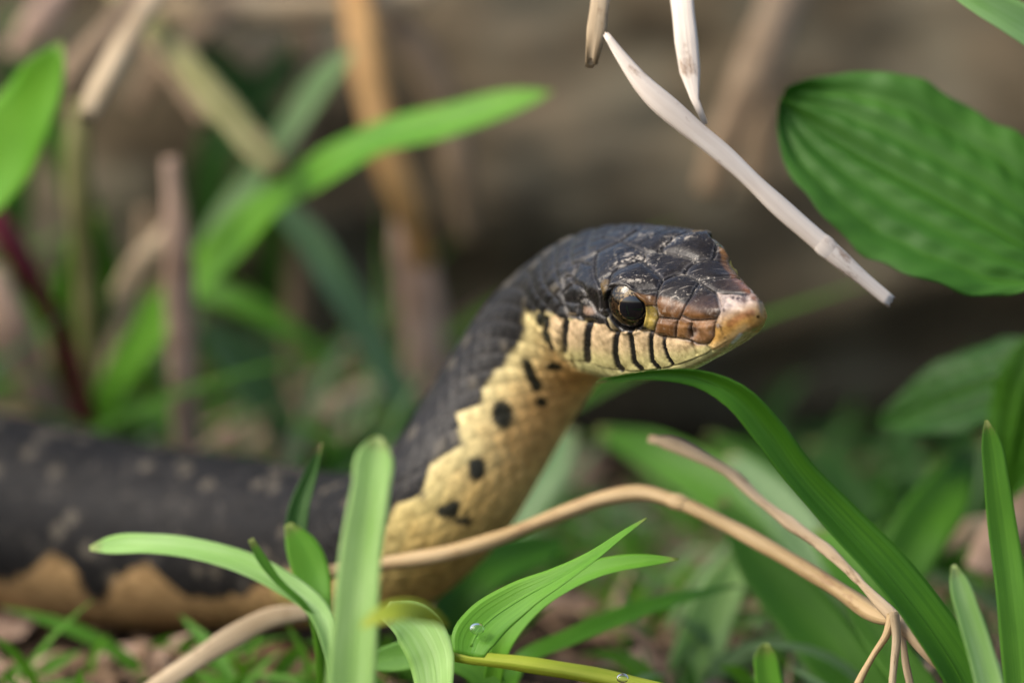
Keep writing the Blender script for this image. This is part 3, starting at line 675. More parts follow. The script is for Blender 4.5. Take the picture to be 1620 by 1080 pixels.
        dk = sst(.98, 1.12, th)[:, None]; ic[:, :3] += dk * (np.array([.01, .009, .009]) - ic[:, :3])
        eye = mesh_obj('eye', Ve, grid_faces(na, nb, True), M['iris'], root, origin=ew, col=ic)
        eye['label'] = 'dark round eye with pale golden flecks along the top of the iris'
        pu = mesh_obj('pupil', cap(R_ + .006, .002, .48), grid_faces(na, nb, True), M['pupil'], None, origin=ew)
        pu.parent = eye; pu.location = (0, 0, 0)
    return root
snake()
#PLANTS#
# ------------------------------------------------------------------ plants
def frames(P, ref, twist):
    """tangent, across and normal along a path; the normal starts at ref and turns by twist degrees"""
    T = np.gradient(P, axis=0); T /= np.linalg.norm(T, axis=1)[:, None]
    n = ref[None] - T * (T @ ref)[:, None]
    ln = np.linalg.norm(n, axis=1)[:, None]; n = n / np.maximum(ln, 1e-6)
    b = np.cross(T, n); a = np.radians(twist)[:, None]
    n2 = n * np.cos(a) + b * np.sin(a)
    return T, np.cross(T, n2), n2
TOCAM = -Fv
REF = TOCAM * .80 + np.array([0, 0, .6]); REF /= np.linalg.norm(REF)

def path(pts, root=None, n=48):
    """photo pixel + depth control points -> world; root = 'g' lets the last end run down into the soil"""
    W = [at(*p) for p in pts]
    if root == 'g':
        e = W[-1]; d = W[-1] - W[-2]; d = d / np.linalg.norm(d)
        z = e[2]
        if z > .4:
            k = .35 * z
            W.append(e + d * k * .7 + np.array([0, .12 * z, -z * .55]))
            W.append(np.array([W[-1][0] + d[0] * .2 * z, W[-1][1] + .1 * z, -.35]))
    return np.array(W)

def ribbon(name, P, wid, mat, fold=.25, twist=0., thick=.018, ref=None, n=48, nc=9, wave=.0, parent=None, seed=0, notch=0., curl=0.):
    P = np.asarray(P, float)
    wid = np.asarray(wid, float)
    if len(wid) < len(P): wid = np.concatenate([wid, np.full(len(P) - len(wid), wid[-1] * .75)])
    tw = np.asarray(twist, float) * np.ones(len(P)) if np.isscalar(twist) else np.concatenate([np.asarray(twist, float), np.full(len(P) - len(twist), twist[-1])])
    D = crom(np.concatenate([P, wid[:, None], tw[:, None]], 1), n)
    C_, W_, tw_ = D[:, :3], np.maximum(D[:, 3], .004), D[:, 4]
    T, b, nrm = frames(C_, REF if ref is None else ref, tw_)
    s = np.linspace(-1, 1, nc)
    L_ = np.concatenate([[0], np.cumsum(np.linalg.norm(np.diff(C_, axis=0), axis=1))])
    rs = np.random.default_rng(seed + 5)
    ph = rs.random(4) * 6.28
    hw = W_[:, None] * .5
    ed = 1 + .03 * np.sin(L_ * 3.1 + ph[0])[:, None] * np.sign(s)[None]
    z = fold * (np.abs(s)[None] ** 1.3 - .5) * hw + curl * (s[None] ** 2) * hw
    z = z + wave * hw * np.sin(L_ * 2.2 + ph[1])[:, None] * s[None] + .02 * hw * np.cos(s * 22)[None]
    top = C_[:, None] + (s[None] * hw * ed)[..., None] * b[:, None] + z[..., None] * nrm[:, None]
    th = thick * (1 - .55 * np.abs(s))[None, :, None] * np.minimum(1, W_ / .2)[:, None, None]
    bot = top - th * nrm[:, None]
    V = np.concatenate([top.reshape(-1, 3), bot.reshape(-1, 3)])
    f = grid_faces(n, nc); off = n * nc
    F = [f, f[:, ::-1] + off]
    i = np.arange(n - 1)
    F.append(np.stack([i * nc, (i + 1) * nc, (i + 1) * nc + off, i * nc + off], 1))
    F.append(np.stack([i * nc + nc - 1, i * nc + nc - 1 + off, (i + 1) * nc + nc - 1 + off, (i + 1) * nc + nc - 1], 1))
    j = np.arange(nc - 1)
    F.append(np.stack([j, j + off, j + 1 + off, j + 1], 1))
    e = (n - 1) * nc
    F.append(np.stack([e + j, e + j + 1, e + j + 1 + off, e + j + off], 1))
    uvt = np.stack(np.broadcast_arrays((s[None] + 1) / 2 + rs.random() * 20, L_[:, None] + 0 * s[None]), -1).reshape(-1, 2)
    o = mesh_obj(name, V, np.concatenate(F), mat, parent, origin=np.array([C_[-1][0], C_[-1][1], max(0, C_[-1][2])]), uv=np.concatenate([uvt, uvt]))
    return o, top, nrm

def tube(name, P, rad, mat, flat=.75, n=60, nc=14, knob=0., lump=.08, parent=None, seed=0, hollow=True, ref=None, fray=0.):
    P = np.asarray(P, float); rad = np.asarray(rad, float)
    if len(rad) < len(P): rad = np.concatenate([rad, np.full(len(P) - len(rad), rad[-1])])
    D = crom(np.concatenate([P, rad[:, None]], 1), n); C_, R_ = D[:, :3], np.maximum(D[:, 3], .008)
    T, b, nrm = frames(C_, REF if ref is None else ref, np.zeros(n))
    L_ = np.concatenate([[0], np.cumsum(np.linalg.norm(np.diff(C_, axis=0), axis=1))])
    rs = np.random.default_rng(seed + 9); ph = rs.random(6) * 6.28
    k = 1 + lump * np.sin(L_ * 2.3 + ph[0]) + lump * .7 * np.sin(L_ * 5.1 + ph[1])
    if knob:
        for c in np.arange(.6 + rs.random(), L_[-1], 1.1): k = k + knob * np.exp(-((L_ - c - .3 * math.sin(c * 7)) / .09) ** 2)
    a = np.linspace(0, 2 * math.pi, nc, endpoint=False)
    rr = (R_ * k)[:, None] * (1 + .10 * np.sin(3 * a + ph[2])[None] + .06 * np.sin(5 * a + L_[:, None] * 1.3))
    V = C_[:, None] + (np.cos(a)[None] * rr)[..., None] * b[:, None] + (np.sin(a)[None] * rr * flat)[..., None] * nrm[:, None]
    if fray:
        V[0] += T[0] * (-(rs.random(nc) * fray))[:, None]; V[-1] += T[-1] * ((rs.random(nc) * fray))[:, None]
    V = V.reshape(-1, 3); F = [grid_faces(n, nc, True)]
    extra = []
    for e, sg in ((0, 1), (n - 1, -1)):
        base_i = n * nc + len(extra) * nc
        ring = V[e * nc:(e + 1) * nc]; c = ring.mean(0)
        extra.append(c + (ring - c) * .55 + T[e] * sg * R_[e] * .6)      # slightly hollow cut end
        j = np.arange(nc); j2 = (j + 1) % nc
        q = np.stack([e * nc + j, base_i + j, base_i + j2, e * nc + j2], 1)
        F.append(q if e == 0 else q[:, ::-1])
        half = nc // 2
        capq = np.array([[base_i + i, base_i + i + 1, base_i + nc - 2 - i, base_i + nc - 1 - i] for i in range(half - 1)])
        F.append(capq[:, ::-1] if e == 0 else capq)
    V = np.concatenate([V] + extra)
    uvt = np.stack(np.broadcast_arrays((a / 6.283)[None] + rs.random() * 20, L_[:, None] + rs.random() * 50), -1).reshape(-1, 2)
    uvt = np.concatenate([uvt, np.tile(uvt[:nc], (2, 1))])
    return mesh_obj(name, V, np.concatenate(F), mat, parent, origin=np.array([C_[-1][0], C_[-1][1], max(0, C_[-1][2])]), uv=uvt), C_

SEED = [0]
def blade(label, pts, wpx, mat, root='g', fold=.3, twist=0., wave=.03, midrib=True, group=None, cat='grass', name='grass_blade', curl=0., ref=None, thick=.02):
    SEED[0] += 1
    P = path(pts, root)
    wid = [wv * pxcm(p[2]) for wv, p in zip(wpx, pts)]
    o = empty(name, (P[-1][0], P[-1][1], max(0, P[-1][2])))
    lam, top, nrm = ribbon('lamina', P, wid, M[mat], fold=fold, twist=twist, wave=wave, seed=SEED[0], curl=curl, ref=ref, thick=thick, parent=o)
    tag(o, label, cat, group)
    if midrib:
        mid = top[:, top.shape[1] // 2] - nrm * .012
        r = np.interp(np.linspace(0, 1, len(mid)), [0, .15, .8, 1], [.004, .012, .02, .022]) * min(1.4, max(.6, max(wid) / .6))
        m_, _ = tube('midrib', mid[::3], r[::3], M[mat], flat=1, n=len(mid), nc=8, lump=0, parent=o, seed=SEED[0])
    return o
def straw(label, pts, wpx, mat, root=None, flat=.75, knob=0., lump=.06, cat='straw', name='dry_straw', fray=0., node=None, group=None):
    SEED[0] += 1
    P = path(pts, root)
    rad = [wv * pxcm(p[2]) * .5 for wv, p in zip(wpx, pts)]
    if node:
        o = empty(name, (P[-1][0], P[-1][1], max(0, P[-1][2])))
        _, C_ = tube('culm', P, rad, M[mat], flat=flat, knob=knob, lump=lump, seed=SEED[0], fray=fray, parent=o)
    else: o, C_ = tube(name, P, rad, M[mat], flat=flat, knob=knob, lump=lump, seed=SEED[0], fray=fray)
    tag(o, label, cat, group)
    for t in (node or []):
        i = int(t * (len(C_) - 3)) + 1; r = float(np.interp(t, np.linspace(0, 1, len(rad)), rad))
        d = (C_[i + 1] - C_[i - 1]); d /= np.linalg.norm(d)
        tube('node', np.array([C_[i] + d * r * k for k in (-1.1, -.4, .4, 1.1)]), [r * .95, r * 1.10, r * 1.10, r * .95], M[mat], flat=flat, n=14, nc=14, lump=0, parent=o, seed=SEED[0])
    return o

# --- background, green blades (standing between the snake and the log)
blade('long bright green grass blade arching to the right above the neck of the snake', [(874, 146, 9), (820, 160, 9.2), (720, 190, 9.5), (600, 222, 10), (490, 282, 10.5), (400, 350, 11.2), (310, 440, 11.6), (235, 530, 12), (165, 640, 12.4)], [6, 46, 72, 80, 84, 78, 70, 64, 52], 'bright', twist=[0, 0, 5, 8, 8, 0, 0, 0, 0])
blade('bluish green blade tip curling over behind the long arching bright blade', [(558, 82, 12), (520, 118, 12.2), (468, 188, 12.5), (410, 275, 13), (350, 360, 13.4), (310, 450, 13.8), (285, 570, 14)], [14, 44, 52, 50, 48, 44, 40], 'blue')
blade('grey green blade slanting down behind the neck of the snake', [(438, 318, 12), (480, 368, 12), (535, 448, 12), (590, 545, 12.2), (640, 640, 12.4), (675, 710, 12.6)], [34, 56, 60, 56, 50, 44], 'blue', twist=-10)
blade('broad bright green leaf blade with its tip beside a pale hooked straw', [(98, 66, 8), (70, 130, 8.2), (30, 205, 8.6), (-25, 285, 9), (-90, 380, 10), (-130, 480, 12)], [8, 95, 150, 150, 110, 60], 'bright', fold=.2)
blade('wide upright green blade standing between the olive stalk and the snake body', [(150, 335, 12), (138, 420, 12.2), (128, 520, 12.6), (118, 640, 13)], [36, 84, 92, 76], 'green')
blade('narrow dark green blade crossing behind the olive stalk', [(70, 170, 13), (105, 260, 13), (140, 350, 13.2), (172, 440, 13.6), (195, 560, 14)], [14, 46, 50, 46, 40], 'deep')
blade('short grey green leaf leaning against the base of the vertical pinkish straw', [(322, 505, 12.6), (360, 550, 12.8), (410, 610, 13.2), (450, 690, 13.8)], [20, 64, 70, 50], 'blue', twist=15)
blade('thin green blade lying across the litter under the arching bright blade', [(520, 568, 13.5), (430, 505, 13.5), (350, 468, 13.6), (270, 455, 14), (210, 520, 15)], [12, 36, 42, 36, 26], 'green')
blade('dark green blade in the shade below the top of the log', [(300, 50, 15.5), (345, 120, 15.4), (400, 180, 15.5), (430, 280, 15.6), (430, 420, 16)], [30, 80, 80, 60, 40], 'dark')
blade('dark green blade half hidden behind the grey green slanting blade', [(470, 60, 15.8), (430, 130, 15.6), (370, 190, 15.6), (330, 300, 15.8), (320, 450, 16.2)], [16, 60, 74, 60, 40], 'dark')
blade('fresh green blade sprouting beside the tan straw behind the snake body', [(262, 452, 13), (240, 500, 13.2), (215, 560, 13.5), (205, 640, 14)], [20, 62, 66, 50], 'green')
blade('green blade tip showing between the snake body and the vertical straw', [(330, 640, 12.5), (260, 655, 12.6), (200, 650, 12.8), (130, 690, 13)], [20, 50, 50, 30], 'green', twist=20)
blade('greyish green blade leaning out from behind the yellow throat', [(908, 680, 11), (870, 735, 10.8), (825, 805, 10.6), (775, 885, 10.5), (740, 960, 10.4)], [22, 58, 66, 58, 44], 'blue')
blade('dark green blade behind the straw that bends under the throat', [(905, 855, 9), (830, 875, 8.6), (765, 905, 8.2), (720, 960, 8), (700, 1040, 7.8)], [20, 62, 80, 72, 60], 'deep', twist=-15)
blade('broad green blade in the shade behind the bent golden straw', [(945, 682, 11), (1030, 715, 10.8), (1120, 762, 10.4), (1200, 830, 10), (1260, 930, 9.6)], [16, 66, 84, 80, 70], 'green', twist=10)
blade('grey green blade beside the knobby twig under the chin blade', [(1150, 720, 10), (1215, 780, 9.6), (1270, 850, 9.2), (1320, 950, 8.8)], [26, 70, 78, 66], 'blue')
blade('wide deep green blade slanting down behind the forked rootlets', [(1140, 790, 7.6), (1200, 880, 7.2), (1265, 965, 6.8), (1340, 1060, 6.4), (1400, 1150, 6.2)], [20, 80, 104, 104, 90], 'green')
blade('pale green blade standing upright behind the small rounded blade tip', [(1176, 872, 8), (1152, 920, 7.8), (1115, 1000, 7.6), (1085, 1090, 7.4)], [16, 62, 80, 80], 'pale', twist=-8)
blade('dark green blade lying low among the dead leaves under the bent straw', [(1170, 925, 6.6), (1080, 945, 6), (990, 972, 5.6), (900, 1010, 5.2), (820, 1050, 5)], [8, 32, 44, 44, 36], 'deep', twist=25)
blade('soft green blade behind the rising chin blade beside the dark hollow', [(1540, 715, 9), (1505, 770, 8.6), (1465, 830, 8.2), (1425, 900, 8), (1400, 990, 7.6)], [20, 74, 92, 84, 60], 'green', twist=-15)
blade('bright green blade showing behind the twig and the chin blade', [(1290, 838, 8), (1330, 880, 7.6), (1375, 945, 7.2), (1410, 1020, 7)], [26, 66, 74, 60], 'bright')
blade('green blade at the foot of the straws behind the rootlets', [(1330, 930, 5), (1380, 990, 4.6), (1430, 1060, 4.2), (1480, 1140, 4)], [16, 50, 58, 54], 'green', twist=15)
blade('light green blade cut by the frame above the large ribbed leaf', [(1470, -48, 3), (1530, -8, 3), (1590, 26, 3.2), (1660, 70, 3.6), (1760, 160, 5), (1840, 330, 6)], [10, 50, 72, 84, 84, 70], 'pale', fold=.4)

# --- straws and stems, background
straw('pale hooked dry straw hanging over the broad bright leaf blade', [(136, 192, 8.6), (148, 165, 8.8), (176, 110, 9), (210, 50, 9.6), (244, -6, 10.5), (300, -90, 14), (350, -150, 18)], [24, 38, 40, 36, 34, 32, 32], 'straw')
straw('brown straw leaning behind the pale hooked straw', [(80, 165, 11), (115, 120, 11), (165, 60, 11.4), (215, -5, 12.4), (280, -90, 17)], [34, 52, 50, 46, 44], 'brown_straw')
straw('olive withered blade lying aslant from the log onto the arching bright blade', [(446, 280, 10.2), (420, 248, 10.3), (365, 185, 10.8), (305, 112, 11.6), (245, 45, 13), (190, -20, 15), (120, -90, 19)], [36, 52, 54, 50, 46, 44, 40], 'olive', flat=.25, name='dry_stalk')
straw('brown dry stalk running close beside the olive withered blade', [(330, 195, 13), (280, 120, 13.4), (235, 55, 14), (190, -10, 15.5), (150, -80, 18)], [22, 34, 36, 34, 30], 'brown_straw')
straw('olive upright stalk next to the wide upright green blade', [(126, 160, 11.6), (124, 240, 11.6), (128, 330, 11.8), (136, 430, 12.2)], [32, 38, 40, 36], 'olive', root='g')
straw('vertical pinkish straw standing behind the middle of the snake body', [(268, 250, 11), (280, 380, 11), (282, 480, 11.2), (288, 590, 11.4), (294, 690, 11.8)], [22, 44, 48, 46, 44], 'pink', flat=.4, root='g')
straw('tan straw leaning right beside the wide upright green blade', [(272, 358, 12.4), (220, 425, 12.4), (185, 510, 12.6), (160, 600, 12.8), (148, 680, 13)], [26, 44, 50, 48, 44], 'straw', root='g')
straw('crimson stem crossing the dark gap beneath the broad bright leaf blade', [(-40, 300, 11), (5, 365, 11), (45, 435, 11.2), (90, 520, 11.8), (130, 640, 12.4)], [34, 38, 38, 34, 30], 'red', root='g', cat='stem', name='stem')
straw('orange tan straw passing behind the arching bright blade', [(558, -60, 15.4), (570, 30, 14), (588, 140, 13.6), (612, 240, 13.4), (645, 325, 13.4), (672, 420, 13.6)], [48, 52, 54, 52, 48, 40], 'orange_straw', node=[.86])
straw('broad pinkish brown straw standing behind the dark nape of the snake', [(640, 320, 14.6), (655, 420, 14.4), (668, 520, 14.4), (676, 620, 14.6), (684, 720, 15)], [44, 66, 70, 66, 60], 'pink', flat=.35, root='g')
straw('greyish brown straw hanging on the log right of the orange tan straw', [(602, 14, 15.8), (640, 60, 15.5), (680, 115, 15.4), (706, 185, 15.4), (718, 270, 15.5)], [40, 52, 50, 44, 38], 'brown_straw')
straw('pale brown straw lying flat along the log above the dark green blade', [(210, 24, 15.5), (320, 12, 15.2), (440, 14, 15.1), (560, 6, 15.2), (680, -14, 15.4)], [36, 50, 52, 48, 40], 'straw')
straw('dull brown upright straw in front of the log beside the orange tan one', [(486, 20, 16), (480, 110, 15.8), (474, 190, 15.8), (470, 330, 16), (468, 520, 16.3)], [42, 46, 44, 40, 40], 'brown_straw', root='g')
straw('wide pinkish straw leaning behind the thick part of the snake body', [(-20, 430, 12.4), (10, 500, 12.4), (45, 580, 12.6), (90, 670, 13)], [50, 64, 66, 60], 'pink', root='g')
straw('slim tan straw beside the wide pinkish one behind the snake body', [(52, 535, 13.2), (85, 600, 13.2), (120, 680, 13.4)], [30, 40, 38], 'straw', root='g')
straw('tan straw lying in the litter behind the low curve of the snake', [(380, 722, 14), (450, 682, 14), (520, 648, 14), (600, 610, 14.4)], [34, 46, 46, 36], 'straw')
straw('brown straw lying crosswise over the tan straw behind the snake', [(340, 700, 14.6), (420, 720, 14.5), (500, 700, 14.5), (600, 690, 14.8)], [28, 38, 38, 30], 'pink')
straw('broad brown straw slanting down the log right of the hanging pale straws', [(1262, -70, 15), (1232, 10, 14), (1188, 120, 13.4), (1150, 215, 13.4), (1122, 308, 13.6)], [66, 68, 64, 58, 44], 'brown_straw', flat=.4)
straw('faint grey straw hanging behind the broad brown slanting straw', [(1225, 20, 15.4), (1216, 110, 15.2), (1204, 210, 15.2), (1196, 290, 15.3)], [40, 46, 44, 36], 'brown_straw', flat=.5)
straw('thin dry stem leaning on the log behind the arching bright blade tip', [(690, 120, 15.6), (715, 200, 15.4), (730, 290, 15.4), (742, 380, 15.6)], [34, 42, 40, 30], 'brown_straw', flat=.5)

straw('short tan straw poking from the log behind the broad bright leaf blade', [(20, 90, 14), (55, 40, 14), (100, -20, 14.6), (150, -80, 16)], [34, 48, 48, 44], 'pink', flat=.6)
straw('grey brown stem crossing under the pale straw that lies along the log', [(210, 170, 14.6), (262, 95, 14.6), (330, 40, 14.8), (400, -20, 15.4)], [30, 40, 42, 38], 'brown_straw', flat=.6)
straw('tan straw low behind the snake body beside the short grey green leaf', [(470, 640, 14.6), (400, 668, 14.6), (330, 690, 14.8), (260, 700, 15)], [30, 46, 46, 36], 'pink', flat=.5)
straw('brown stalk standing in the gap beside the vertical pinkish straw', [(232, 330, 14.4), (236, 430, 14.4), (228, 540, 14.6), (222, 660, 15)], [26, 36, 38, 34], 'brown_straw', root='g')
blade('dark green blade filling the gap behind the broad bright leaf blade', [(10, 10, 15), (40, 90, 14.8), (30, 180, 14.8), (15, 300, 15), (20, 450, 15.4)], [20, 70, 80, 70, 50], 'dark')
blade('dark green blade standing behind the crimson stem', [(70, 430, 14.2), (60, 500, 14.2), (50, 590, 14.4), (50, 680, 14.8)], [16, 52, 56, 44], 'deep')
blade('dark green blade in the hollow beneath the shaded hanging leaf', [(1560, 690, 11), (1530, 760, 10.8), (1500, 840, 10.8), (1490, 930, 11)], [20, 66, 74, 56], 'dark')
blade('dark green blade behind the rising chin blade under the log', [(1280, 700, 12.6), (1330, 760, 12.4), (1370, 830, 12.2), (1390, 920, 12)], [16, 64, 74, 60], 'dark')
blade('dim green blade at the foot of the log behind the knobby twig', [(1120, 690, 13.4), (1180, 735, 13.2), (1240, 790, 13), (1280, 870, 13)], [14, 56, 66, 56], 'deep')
# --- straws near the head
straw('short pale straw hanging from above with a broken lower end', [(1030, -290, 19), (1000, -235, 14.5), (974, -150, 8), (955, -50, 3.6), (948, 0, 2.6), (942, 50, 2.3), (936, 92, 2.2)], [30, 30, 30, 30, 30, 31, 20], 'straw', flat=.5, fray=.2)
straw('long pale dry straw hanging diagonally towards the ribbed leaf', [(960, 56, 2.1), (985, 92, 2.0), (1020, 136, 1.9), (1080, 190, 1.9), (1150, 248, 2.0), (1230, 324, 2.1), (1320, 402, 2.2), (1408, 476, 2.4)], [10, 20, 34, 37, 35, 34, 31, 22], 'white_straw', flat=.5, fray=.06, node=[.80])
straw('upright pale straw tapering to a thin grey fibre above the diagonal straw', [(1085, -290, 19), (1076, -235, 14.5), (1072, -140, 8), (1074, -50, 3.8), (1079, 0, 2.8), (1085, 60, 2.5), (1091, 112, 2.4), (1095, 130, 2.3), (1101, 165, 2.2), (1116, 196, 2.0)], [36, 36, 38, 38, 37, 37, 32, 15, 13, 8], 'white_straw', flat=.5)
straw('golden dry straw bent at a node crossing in front of the yellow throat', [(1420, 982, 1.4), (1392, 974, 1.8), (1330, 934, 2.5), (1250, 885, 3.1), (1150, 830, 3.8), (1070, 793, 4.2), (1015, 779, 4.5), (960, 787, 4.6), (880, 815, 4.6), (790, 850, 4.5), (700, 876, 4.5), (600, 892, 4.6), (520, 905, 4.7)], [16, 27, 28, 27, 26, 26, 26, 25, 25, 25, 26, 26, 24], 'gold_straw', flat=.7, node=[.455])
straw('knobby thin brown twig under the chin of the snake reaching the forked rootlets', [(1026, 694, 4.6), (1060, 702, 4.5), (1110, 724, 4.2), (1160, 752, 3.9), (1195, 785, 3.6), (1250, 828, 3.0), (1310, 872, 2.4), (1345, 905, 2.0), (1400, 962, 1.4), (1460, 1020, 1.0), (1530, 1085, .9), (1640, 1190, .8), (1700, 1290, .8)], [15, 19, 17, 17, 19, 17, 17, 15, 18, 24, 30, 34, 34], 'twig', flat=.95, knob=.28, lump=.14, cat='twig', name='twig')
straw('thin tan rootlet forking down left from the foot of the golden straw', [(1412, 972, 1.2), (1404, 1000, 1.1), (1382, 1035, 1.0), (1356, 1085, .9), (1340, 1150, .8), (1330, 1285, .6)], [16, 13, 12, 13, 13, 10], 'gold_straw', lump=.12, cat='root', name='rootlet')
straw('straight tan rootlet hanging from the foot of the golden straw', [(1414, 968, 1.0), (1418, 1010, .9), (1414, 1050, .8), (1410, 1100, .7), (1408, 1180, .6), (1404, 1290, .6)], [17, 15, 14, 14, 13, 11], 'straw', lump=.12, cat='root', name='rootlet')
straw('wavy darker rootlet beside the straight tan rootlet', [(1418, 970, 1.4), (1428, 1010, 1.3), (1432, 1045, 1.2), (1442, 1095, 1.1), (1450, 1170, 1.0), (1448, 1285, .9)], [14, 12, 12, 12, 11, 9], 'twig', lump=.15, cat='root', name='rootlet')
straw('tan straw lying on the litter in front of the thick snake body', [(215, 1105, 4.6), (290, 1055, 4.8), (360, 1010, 5), (430, 975, 5.2), (500, 966, 5.4)], [26, 34, 38, 36, 24], 'straw', flat=.45)
straw('olive yellow stem lying along the bottom under the cut blade', [(640, 1010, 2.2), (720, 1035, 2.0), (830, 1050, 1.8), (930, 1066, 1.6), (1040, 1090, 1.4), (1200, 1140, 1.2)], [16, 24, 26, 26, 26, 24], 'yellow', cat='stem', name='stem')
straw('pinkish dry straw leaning at the edge behind the tall pointed blade', [(1545, 905, 8), (1580, 850, 8), (1620, 790, 8.2), (1680, 700, 9)], [50, 62, 66, 60], 'pink', flat=.4)
straw('tan litter straw lying behind the rising chin blade', [(1380, 905, 9), (1450, 868, 9), (1520, 845, 9.2), (1600, 830, 9.6)], [34, 46, 48, 40], 'straw', flat=.5)

# --- foreground and in-focus blades
blade('tall pale green blade with a rounded tip standing before the snake body', [(599, 690, -3.4), (595, 710, -3.4), (586, 775, -3.4), (573, 870, -3.3), (563, 970, -3.2), (557, 1080, -3.1), (553, 1200, -3.0)], [12, 48, 62, 68, 74, 78, 78], 'pale', fold=.35, twist=[0, 0, 4, 6, 6, 4, 0])
blade('pale green blade lying out level across the belly scales of the snake body', [(142, 867, 3.9), (165, 864, 3.9), (240, 862, 3.8), (320, 872, 3.7), (390, 894, 3.6), (445, 922, 3.5), (500, 962, 3.3), (530, 1040, 3.0)], [10, 32, 42, 46, 48, 46, 40, 34], 'pale', fold=.4, twist=[-14] * 8)
blade('thin dark green blade rising before the low curve of the snake body', [(508, 700, 4.6), (492, 750, 4.6), (472, 810, 4.5), (468, 860, 4.4), (486, 920, 4.2), (505, 990, 4)], [6, 22, 34, 36, 32, 28], 'dark', fold=.5)
blade('short yellowish green shoot at the foot of the level pale blade', [(455, 828, 4.0), (475, 862, 3.9), (492, 905, 3.8), (505, 960, 3.6)], [12, 50, 58, 40], 'bright', fold=.2)
blade('tiny thin shoot poking up beside the level pale blade', [(396, 852, 3.2), (412, 880, 3.2), (440, 918, 3.2), (480, 955, 3.2)], [10, 16, 12, 10], 'green', midrib=False)
blade('cut green blade with a pale bitten edge holding a dew drop', [(1023, 819, .55), (992, 840, .55), (940, 878, .6), (880, 915, .7), (820, 948, .8), (765, 988, .7), (748, 1012, .55), (742, 1036, .45)], [4, 14, 26, 42, 60, 72, 70, 50], 'bright', root=None, fold=.28, twist=[30, 30, 22, 10, 0, 0, 0, 0])
blade('slender green blade lying just behind the cut blade with the dew drop', [(1074, 884, 2.2), (1020, 887, 2.2), (960, 896, 2.3), (900, 918, 2.5), (850, 950, 2.6), (800, 1010, 2.6)], [5, 26, 36, 42, 42, 36], 'bright', twist=12)
blade('small yellow green leaf tip crossing the tall pale blade', [(571, 991, -4.6), (590, 979, -4.6), (624, 966, -4.5), (655, 965, -4.3), (690, 978, -4.0), (708, 992, -3.8)], [5, 22, 34, 34, 20, 6], 'yellow', ref=TOCAM + np.array([-.5, 0, .3]), fold=.12, root=None)
blade('pale green blade behind the small yellow green leaf tip', [(610, 965, 2), (650, 985, 2), (680, 1030, 1.9), (690, 1100, 1.8)], [30, 70, 76, 60], 'pale', twist=20)
blade('green blade low behind the cut blade and the olive stem', [(560, 1050, 3.4), (620, 1040, 3.2), (690, 1030, 3), (760, 1060, 2.8), (800, 1140, 2.6)], [14, 46, 56, 50, 40], 'green', twist=15)
blade('long curved green blade rising to touch the chin of the snake', [(944, 604, -.2), (985, 597, -.2), (1050, 592, -.1), (1110, 600, 0), (1165, 628, 0), (1215, 682, .1), (1262, 748, .2), (1330, 822, .3), (1400, 898, .3), (1460, 972, .3), (1512, 1050, .3), (1548, 1130, .3)], [4, 12, 20, 30, 44, 52, 54, 64, 74, 78, 78, 72], 'deep', fold=.55, twist=[58, 56, 50, 42, 30, 16, 6, 0, -4, -6, -6, -6])
blade('tall pointed green blade standing beside the short blunt blade', [(1560, 664, .4), (1566, 690, .4), (1576, 760, .4), (1590, 860, .4), (1602, 960, .3), (1614, 1080, .2), (1622, 1200, .1)], [5, 26, 40, 48, 50, 52, 50], 'green', fold=.35, twist=8)
blade('short blunt light green blade beside the tall pointed blade', [(1508, 893, -.9), (1516, 918, -.9), (1532, 970, -.9), (1550, 1030, -.9), (1566, 1090, -.9), (1578, 1190, -.9)], [8, 30, 42, 46, 48, 46], 'pale', fold=.3, twist=-6)
blade('small rounded bright blade tip poking up near the forked rootlets', [(1211, 1017, -1.2), (1211, 1032, -1.2), (1214, 1064, -1.2), (1220, 1110, -1.2), (1228, 1200, -1.2)], [10, 32, 42, 44, 42], 'bright', fold=.35)

# --- dew drops
def droplet(label, px, py, dz, rpx):
    c = at(px, py, dz); r = rpx * pxcm(dz)
    V = []; na, nb = 14, 24
    for i in range(na):
        t = math.pi * i / (na - 1)
        for j in range(nb):
            p = 2 * math.pi * j / nb
            V.append(c + r * (math.cos(t) * REF * (.62 if math.cos(t) > 0 else .25) + math.sin(t) * (math.cos(p) * Rv + math.sin(p) * np.cross(REF, Rv)) * (1 + .08 * math.cos(2 * p))))
    if 'water' not in M:
        m, n, L = new_mat('dew'); M['water'] = m
        b = N(n, 'ShaderNodeBsdfPrincipled'); b.inputs['Roughness'].default_value = .02; b.inputs['Transmission Weight'].default_value = 1; b.inputs['IOR'].default_value = 1.33
        tc = N(n, 'ShaderNodeTexCoord'); nz = N(n, 'ShaderNodeTexNoise'); nz.inputs['Scale'].default_value = 300; L.new(tc.outputs['Object'], nz.inputs[0])
        r_ = ramp(n, [(0, (.9, .95, .9)), (1, (1, 1, 1))]); L.new(nz.outputs[0], r_.inputs[0]); L.new(r_.outputs[0], b.inputs['Base Color'])
        o = N(n, 'ShaderNodeOutputMaterial'); L.new(b.outputs[0], o.inputs[0])
    tag(mesh_obj('dew_drop', np.array(V), grid_faces(na, nb, True), M['water'], origin=c), label, 'drop')
droplet('clear round dew drop on the cut green blade', 755, 994, .50, 11)
droplet('small dew drop at the end of the olive yellow stem', 985, 1072, 1.2, 9)

